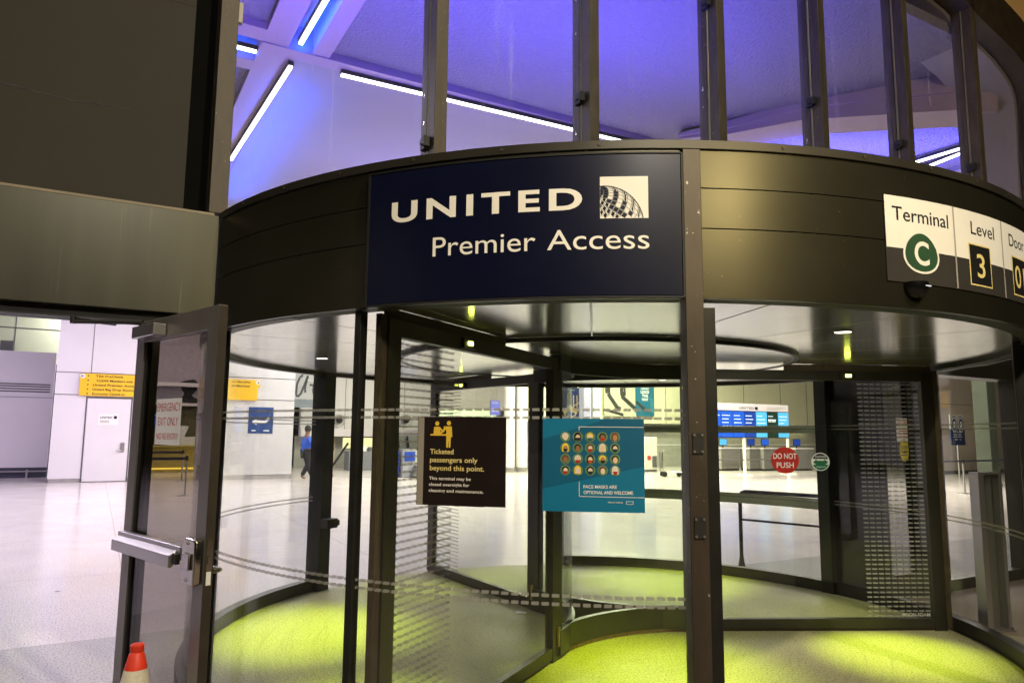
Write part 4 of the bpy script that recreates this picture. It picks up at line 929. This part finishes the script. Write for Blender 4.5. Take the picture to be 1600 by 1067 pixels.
def kiosk(label, px, py, m):
    p_ = Guv(px, py); t = hthing('checkin_kiosk', label, 'kiosk', p_[0], p_[1], 0, 'check-in kiosks in the hall')
    MB().box(-.20, .20, .02, .34, 0.05, .95).build('kiosk_body', MATS['machine grey'], t, bevel=.02); MB().box(-.24, .24, -.02, .38, 0, .05).build('foot', dgrey, t)
    MB().prism([(0.02, .96), (.16, .96), (.30, 1.52), (.22, 1.54)], 'x', -.24, .24).build('screen_housing', black, t, bevel=.01)
    MB().prism([(0.045, 1.02), (.055, 1.02), (.218, 1.49), (.208, 1.49)], 'x', -.21, .21).build('display', m, t)
kiosk('grey check-in kiosk with blue screen between the drum joint and the back post', 511, 744, scr1)
kiosk('grey check-in kiosk with cyan screen right of the blue cabinet', 633, 741, scr2)
kiosk('grey check-in kiosk with blue screen at the edge of the dark notice', 648, 741, scr1)
for px, lab in ((1142, 'grey check-in desk under the leftmost flight screens'), (1186, 'grey check-in desk under the middle flight screens'), (1208, 'grey check-in desk behind the red warning sticker'), (1258, 'grey check-in desk right of the flight screen legs')):
    p_ = Guv(px, 735); t = hthing('checkin_desk', lab, 'desk', p_[0], p_[1], 0, 'check-in desks by the lit wall')
    MB().box(-.60, .60, 0, .6, .08, 1.02).build('desk_body', mat('desk grey', (.22, .22, .21), .4), t, bevel=.02); MB().box(-.66, .66, -.05, .66, 1.021, 1.07).build('desk_top', hallw, t, bevel=.008)
    MB().box(-.56, .56, .02, .58, 0, .079).build('kick', black, t); MB().box(-.45, .05, .25, .29, 1.18, 1.50).box(-.23, -.17, .26, .30, 1.071, 1.18).build('monitor', black, t); MB().box(-.43, .03, .244, .2495, 1.20, 1.48).build('display', random.choice([scr1, scr3, scr2]), t)
# dark info wall, light counter, blue sign, columns (between the dark notice and the centre post)
VD = 24.5
t = hthing('grey_partition', 'grey partition wall with pale counter front seen above the dark notice', 'wall', 0, VD)
ua, ub = W(684, 620, VD)[0], W(790, 620, VD)[0]; z0, z1 = W(740, 640, VD)[1], W(740, 603, VD)[1]
MB().box(ua, ub, 0, .3, z0, z1).build('upper_panel', mat('taupe panel', (.24, .22, .22), .5), t); MB().box(ua, ub-.6, -.2, .3, W(740, 651, VD)[1], z0-.001).build('counter_front', mat('mint front', (.55, .66, .50), .4), t); MB().box(ua, ub, 0, .3, 0, W(740, 651, VD)[1]-.001).build('lower_panel', hallg, t)
u, z = W(774, 637, 22); t = hthing('hanging_sign', 'blue hanging sign with white words before the grey partition', 'sign', u, 22, z)
MB().box(-.22, .22, 0, .05, -.30, .30).build('panel', mat('violet blue sign', (.06, .07, .36), .45), t); a = Art(on_front(-.001), .003)
for tx, zz_ in (('Check-in', .19), ('Bag Drop', -.05), ('Information', -.16)): a.text(white, tx, -.15, zz_, .05, width=.28)
a.build('lettering', t, MATS['violet blue sign']); MB().tube([(-.1, .025, .30), (-.1, .025, 3.8)], .012, 6).tube([(.1, .025, .30), (.1, .025, 3.8)], .012, 6).build('hanger', steel, t)
for x, lab in ((796, 'round white column left of the centre posts, nearer the partition'), (815, 'round white column left of the centre posts, nearer the wing')):
    u = W(x, 650, 23)[0]; t = hthing('hall_column', lab, 'column', u, 23, 0, 'round columns in the hall')
    MB().lathe([(.24, 0), (.24, 6.95)], 24).build('shaft', hallw, t, smooth=True); MB().lathe([(.26, 0), (.26, .2), (.24, .201)], 24).build('foot', steel, t, smooth=True)
# right-hand hall wall
VW = 24.0
t = hthing('lit_wall', 'pale yellow lit wall behind the posters and the flight screens', 'wall', 0, VW)
ua, ub = W(820, 620, VW)[0], W(1420, 620, VW)[0]; zl = W(1050, 662, VW)[1]
MB().box(ua, ub, 0, .3, zl, 6.95).build('upper_panel', hally, t); MB().box(ua, ub, .6, .9, 0, zl-.001).build('lower_panel', mat('grey counter wall', (.34, .34, .30), .45), t)
MB().box(ua, ub, .58, .599, W(1200, 694, VW+.6)[1], W(1200, 696.5, VW+.6)[1]+.05).build('rail_line', white, t)
for x in (1040, 1162, 1219, 1260): uu = W(x, 620, VW)[0]; MB().box(uu-.015, uu+.015, -.008, -.0005, zl, 6.9).build('panel_joint', seam, t)
strip_light('wall_wash', fw(W(1050, 660, VW)[0], VW+.35, zl+.0-.08), fw(W(1270, 660, VW)[0], VW+.35, zl-.08), 60, (1, .92, .45), wd=.05)
def poster(name, label, x0, x1, y0, y1, v, m, cat='poster'):
    ua, ub = W(x0, (y0+y1)/2, v)[0], W(x1, (y0+y1)/2, v)[0]; z0, z1 = W((x0+x1)/2, y1, v)[1], W((x0+x1)/2, y0, v)[1]
    t = hthing(name, label, cat, ua, v-.05, z0); MB().box(0, ub-ua, 0, .045, 0, z1-z0).build('panel', m, t); return t, ub-ua, z1-z0
t, pw, ph = poster('blue_poster', 'dark blue illustrated poster right of the centre post', 878, 912, 603, 655, VW, mat('deep blue poster', (.010, .03, .16), .45))
a = Art(on_front(0), .004); san = mat('sand ink', (.55, .42, .24), .5)
a.text(white, 'Welcome aboard', .05*pw, .86*ph, .04*ph, width=.5*pw)
for x in (.22, .50, .66): a.line(san, (x*pw, .25*ph), (x*pw, .72*ph), .05*pw)
a.disc(san, .35*pw, .22*ph, .32*pw, .16*ph); a.disc(MATS['deep blue poster'], .35*pw, .16*ph, .22*pw, .06*ph, lay=2); a.line(san, (.5*pw, .40*ph), (.9*pw, .55*ph), .05*pw); a.build('printed_art', t)
for x, c_ in ((918, 'lavender'), (933, 'white')):
    u = W(x, 640, VW-1)[0]; t = hthing('square_column', '%s square column beside the dark blue poster' % c_, 'column', u, VW-1); MB().box(-.2, .2, 0, .4, .15, 6.9).build('shaft', mat(c_+' column', (.30, .29, .45) if c_ == 'lavender' else (.60, .60, .66), .4), t); MB().box(-.22, .22, -.02, .42, 0, .149).build('foot', dgrey, t)
t, pw, ph = poster('photo_poster', 'grey photo poster of dark striding legs on the pale yellow wall', 943, 992, 598, 649, VW-.1, mat('grey photo ground', (.42, .43, .33), .45))
a = Art(on_front(0), .004); lg = mat('dark trouser ink', (.03, .03, .03), .5)
for p_, q_, wd_ in (((.10, 1.0), (.12, .66), .16), ((.12, .66), (.42, .22), .11), ((.58, 1.0), (.60, .60), .18), ((.55, .60), (.98, .22), .11), ((.05, .16), (.6, .02), .07), ((.40, .22), (.52, .20), .10)):
    q2 = (min(.99, q_[0])*pw, q_[1]*ph); a.line(lg, (p_[0]*pw, p_[1]*ph*.985), q2, wd_*pw)
a.build('printed_legs', t, MATS['grey photo ground'])
t, pw, ph = poster('slogan_poster', 'teal poster with white words GOOD LEADS THE WAY', 992, 1021, 598, 650, VW-.1, mat('slogan teal', (.015, .12, .20), .45))
a = Art(on_front(0), .004)
for k, tx in enumerate(('GOOD', 'LEADS', 'THE', 'WAY')): a.text(white, tx, .5*pw, (.80-.115*k)*ph, .085*ph, width=(.42, .46, .32, .36)[k]*pw, bold=.03, align='CENTER')
a.line(lg, (.02*pw, .42*ph), (.6*pw, .14*ph), .12*pw)
for k in range(4): a.line(mat('light teal ink', (.10, .32, .42), .5), (.80*pw, (.55-.1*k)*ph), (.97*pw, (.40-.1*k)*ph), .03*pw)
a.build('lettering', t, MATS['slogan teal'])
p = Guv(1018, 737); t = hthing('white_cabinet', 'tall white cabinet with a red notice behind the luggage cart', 'cabinet', p[0], p[1])
MB().box(-.35, .35, 0, .5, .1, 1.55).build('cabinet_body', cream, t, bevel=.02); MB().box(-.33, .33, .02, .48, 0, .1).build('plinth', dgrey, t); a = Art(on_front(0), .004); a.disc(redst, -.12, .62, .11, n=16); a.rect(dgrey, .05, .32, .2, .7, 1); a.build('notice', t)
p = G(1047, 745); t = thing('luggage_cart', 'steel luggage cart with grey panel by the white cabinet', 'luggage cart', (p.x, p.y, 0), FA-.5)
MB().tube([(-.28, 0, .22), (-.30, 0, .95), (-.24, 0, 1.05), (-.18, 0, 1.06)], .022, 8).tube([(-.28, .5, .22), (-.30, .5, .95), (-.24, .5, 1.05), (-.18, .5, 1.06)], .022, 8).tube([(-.28, 0, .22), (.5, 0, .18)], .022, 8).tube([(-.28, .5, .22), (.5, .5, .18)], .022, 8).tube([(-.30, 0, .98), (-.30, .5, .98)], .02, 8).build('cart_frame', chrome, t, smooth=True)
MB().box(-.33, -.30, .04, .46, .34, .90).build('cart_panel', dgrey, t); MB().box(-.26, .5, .02, .48, .20, .215).build('cart_deck', steel, t)
for x, y in ((-.2, .03), (-.2, .47), (.42, .25)): MB().tube([(x, y-.025, .10), (x, y+.025, .10)], .10, 16).build('cart_wheel', black, t, smooth=True)
# flight screens on a stand
VS = 17.3
u0, z1 = W(1119, 629, VS); u1, zm = W(1233, 685, VS); zh = W(1176, 642, VS)[1]; zs = W(1176, 684, VS)[1]
t = hthing('flight_screens', 'long stand of blue airline check-in screens with a white header', 'screens', u0, VS)
bw = u1-u0
u0l = u0-1.0
hd_ = MB().box(-.9, bw, -.02, .14, zh, W(1176, 631, VS)[1]).build('header_panel', hallw, t, bevel=.01); MB().box(-.9, bw, 0, .12, zs, zh-.001).build('screen_back', trim, t)
n_ = 7; cols = (scr1, scr1, scr1, scr3, scr2, scr4, scr2)
for k in range(n_):
    x0 = -.45+(bw+.45)*k/n_+.015; x1 = -.45+(bw+.45)*(k+1)/n_-.015
    s_ = MB().box(x0, x1, -.018, -.001, zs+.03, zh-.03).build('screen', cols[k], t)
    a = Art(on_front(-.0185), .002); hh = zh-zs
    for j in range(5 if k != 5 else 2): a.rect(emis('screen words', (.75, .85, 1), 1.2), x0+.04, x0+(x1-x0)*random.uniform(.5, .9), zs+hh*(.80-.13*j), zs+hh*(.83-.13*j), 1)
    if k == 5: a.text(emis('screen white', (.9, .95, .9), 1.4), 'Add more', x0+.05, zs+hh*.60, hh*.12, width=(x1-x0)*.7, bold=.02)
    a.build('screen_words', s_)
a = Art(on_front(-.021), .002); a.text(navy, 'UNITED', bw*.30, zh+.06, .11, width=bw*.20, bold=.02, spacing=1.2); a.rect(navy, bw*.515, bw*.555, zh+.05, zh+.18)
for k in range(3): a.rect(greybr, bw*.68, bw*(.95-.05*k), zh+.15-k*.045, zh+.165-k*.045)
a.build('header_words', t, hallw)
for f_ in (.0, .37, .99): MB().box(bw*f_-.04, bw*f_+.04, .0, .10, 0, zs-.001).prism([(-.35, 0), (.45, 0), (.45, .04), (-.35, .04)], 'x', bw*f_-.05, bw*f_+.05).build('leg', cream, t, bevel=.005)
MB().box(-.9, bw, .02, .08, .62, .68).build('brace', steel, t)
# hall barrier outside the drum glass
p0 = Vector((1.88, 3.24, 0)); pd = Vector((0.80, -0.60, 0)).normalized(); L_ = 1.55
t = thing('guard_rail', 'black tubular guard rail standing in the hall by the drum', 'railing', p0, atan2(pd.y, pd.x))
MB().tube([(0, 0, .05), (0, 0, .90), (.02, 0, .955), (.07, 0, .975), (L_-.07, 0, .975), (L_-.02, 0, .955), (L_, 0, .90), (L_, 0, .05)], .024, 12).build('rail_loop', black, t, smooth=True)
MB().tube([(.02, 0, .62), (L_-.02, 0, .62)], .014, 10).build('mid_rail', black, t, smooth=True)
for x in (0, L_): MB().lathe([(.024, .16), (.034, .10), (.05, .012), (.06, 0)], 16, (x, 0, 0)).build('post_foot', black, t, smooth=True)
# right side: pale wall, poster, stanchion, columns
VP = 14.5
t = hthing('right_wall', 'pale pinkish hall wall beyond the glazing at the far right', 'wall', 0, VP)
ua = W(1462, 650, VP)[0]
MB().box(ua, ua+14, 0, .3, 0.15, 6.9).build('wall_panel', mat('pinkish wall', (.62, .53, .43), .45, 0, .03, .6), t); MB().box(ua, ua+14, .02, .3, 0, .149).build('skirting', dgrey, t)
zz_ = W(1520, 633, VP)[1]; MB().box(ua, ua+14, -.006, -.0005, zz_-.01, zz_+.01).build('panel_joint', seam, t)
u, z = W(1497, 671, VP-1.5); t = hthing('safety_poster', 'navy and white poster with two round emblems at the far right', 'poster', u, VP-1.5, 0)
MB().box(-.56, .50, 0, .04, z-.66, z+.0).build('lower_panel', mat('poster navy', (.010, .025, .10), .45), t); MB().box(-.56, .50, 0, .04, z+.001, z+.64).build('upper_panel', mat('poster cream', (.50, .48, .38), .5), t); MB().box(-.02, .04, .041, .09, 0, z+.3).build('stand', steel, t)
a = Art(on_front(0), .004)
for x in (-.28, .22): a.disc(MATS['poster navy'], x, z+.20, .235, .36, n=24); a.disc(white, x, z+.20, .205, .32, lay=2, n=24); a.disc(MATS['poster navy'], x, z+.20, .17, .27, lay=3, n=24); a.rect(white, x-.07, x+.07, z+.08, z+.34, 4)
a.text(white, 'Fully vaccinated', -.38, z-.12, .06, width=.70, bold=.02)
for k in range(3): a.rect(white, -.38, .2+.04*k, z-.20-.06*k, z-.185-.06*k)
a.rect(white, -.3, -.1, z-.44, z-.41); a.rect(white, .05, .2, z-.44, z-.41); a.build('printed_emblems', t)
s3 = G(1508, 771); stanchion('steel stanchion in front of the pale wall at the far right', s3, 1.02)
t = thing('barrier_belt', 'dark belt crossing the pale wall at the far right', 'belt', (s3.x, s3.y, 0), FA); MB().box(-1.6, -.035, -.003, .003, .94, .99).box(.035, 4, -.003, .003, .94, .99).build('belt', navybelt, t)
gcm = mat('dark green column', (.055, .065, .045), .25, 0, .15, 2)
for x, wd_, lab in ((1551, .52, 'dark green glossy column left of the two at the far right'), (1605, .5, 'dark green glossy column cut by the right edge of the photo')):
    u = W(x, 650, 9)[0]; t = hthing('green_column', lab, 'column', u, 9, 0, 'dark green columns'); MB().box(-wd_/2, wd_/2, 0, .5, .12, 6.9).build('shaft', gcm, t, bevel=.02); MB().box(-wd_/2-.02, wd_/2+.02, -.02, .52, 0, .119).build('foot', steel, t)
# steel reader pedestal beside the drum
p = Vector((3.56, 0.60, 0)); t = thing('reader_pedestal', 'tall clear and steel reader pedestal outside the drum at the right', 'pedestal', p, rad(12))
MB().box(-.115, -.06, -.06, .06, .012, 1.36).box(.085, .115, -.06, .06, .012, 1.36).box(-.06, .085, .03, .06, .012, 1.36).build('steel_frame', steel, t, bevel=.004)
MB().box(-.059, .084, -.055, -.043, .012, 1.34).build('clear_cover', g_core, t); MB().box(-.135, .135, -.08, .08, 0, .012).build('base_plate', steel, t); MB().box(-.115, .115, -.06, .06, 1.361, 1.38).build('top_cap', steel, t)
for x in (-.12, .11): MB().lathe([(.001, .03), (.010, .03), (.012, .0125)], 10, (x, -.068, 0)).build('bolt', chrome, t)
# person in a blue jacket walking through the hall
p = G(477, 750); t = thing('person', 'person in a blue jacket and dark trousers walking with a bag across the hall', 'person', (p.x, p.y, 0), rad(40))
def skin_body(name, verts, edges, radii, m, parent, sub=1):
    me = bpy.data.meshes.new(name); me.from_pydata(verts, edges, []); me.materials.append(m)
    o = bpy.data.objects.new(name, me); COL.objects.link(o); o.parent = parent
    o.modifiers.new('skin', 'SKIN'); 
    if not me.skin_vertices: 
        bpy.context.view_layer.objects.active = o
    for i, r in enumerate(radii): me.skin_vertices[0].data[i].radius = (r, r) if not isinstance(r, tuple) else r
    me.skin_vertices[0].data[0].use_root = True
    s = o.modifiers.new('sub', 'SUBSURF'); s.levels = s.render_levels = sub
    for q in me.polygons: q.use_smooth = True
    return o
skinm = mat('person skin', (.22, .12, .08), .6); cloth = mat('dark trousers', (.012, .012, .016), .8); jack = mat('blue jacket', (.02, .10, .55), .7)
V_ = [(0, 0, .98), (0, 0, 1.2), (0, 0, 1.48), (0, 0, 1.58), (.03, 0, 1.68), (.03, 0, 1.82), (0, .12, .94), (.12, .13, .52), (-.10, .13, .12), (.05, .14, .05), (0, -.12, .94), (.02, -.13, .50), (.20, -.13, .10), (.34, -.14, .06), (0, .21, 1.44), (-.06, .27, 1.17), (.10, .27, .94), (0, -.21, 1.44), (.10, -.27, 1.18), (.28, -.25, 1.02)]
E_ = [(0, 1), (1, 2), (2, 3), (3, 4), (4, 5), (0, 6), (6, 7), (7, 8), (8, 9), (0, 10), (10, 11), (11, 12), (12, 13), (2, 14), (14, 15), (15, 16), (2, 17), (17, 18), (18, 19)]
R_ = [.15, .14, .15, .06, .10, .09, .10, .075, .05, .045, .10, .075, .05, .045, .07, .055, .04, .07, .055, .04]
skin_body('body', V_, E_, R_, skinm, t, 2)
skin_body('jacket', [(0, 0, .90), (0, 0, 1.18), (0, 0, 1.47), (0, .22, 1.44), (-.06, .285, 1.17), (.08, .28, .98), (0, -.22, 1.44), (.10, -.285, 1.18), (.25, -.262, 1.05)], [(0, 1), (1, 2), (2, 3), (3, 4), (4, 5), (2, 6), (6, 7), (7, 8)], [.19, .18, .18, .095, .08, .065, .095, .08, .065], jack, t, 2)
skin_body('trousers', [(0, 0, .96), (0, .12, .92), (.12, .13, .52), (-.10, .13, .14), (0, -.12, .92), (.02, -.13, .50), (.20, -.13, .12)], [(0, 1), (1, 2), (2, 3), (0, 4), (4, 5), (5, 6)], [.165, .12, .10, .075, .12, .10, .075], cloth, t, 2)
MB().lathe([(.001, 1.89), (.08, 1.87), (.115, 1.80), (.115, 1.72), (.10, 1.68)], 16, (.02, 0, 0)).build('hair', black, t, smooth=True)
# ------------------------------------------------------------------ small litter and marks
t = thing('paper_scrap', 'small white paper scrap on the drum floor by the wing base', 'paper', G(814, 957, .006)); MB().face([(-.05, -.03, .002), (.05, -.035, .004), (.055, .03, .003), (-.045, .035, .008)]).build('sheet', white, t)
t = thing('dropped_leaf', 'dark dry leaf lying on the pale hall floor at the left', 'leaf', G(89, 924, .004)); MB().face([(-.04, 0, .002), (0, -.016, .006), (.045, .0, .003), (0, .016, .007)]).build('blade', black, t)
print('objects', len(bpy.data.objects))
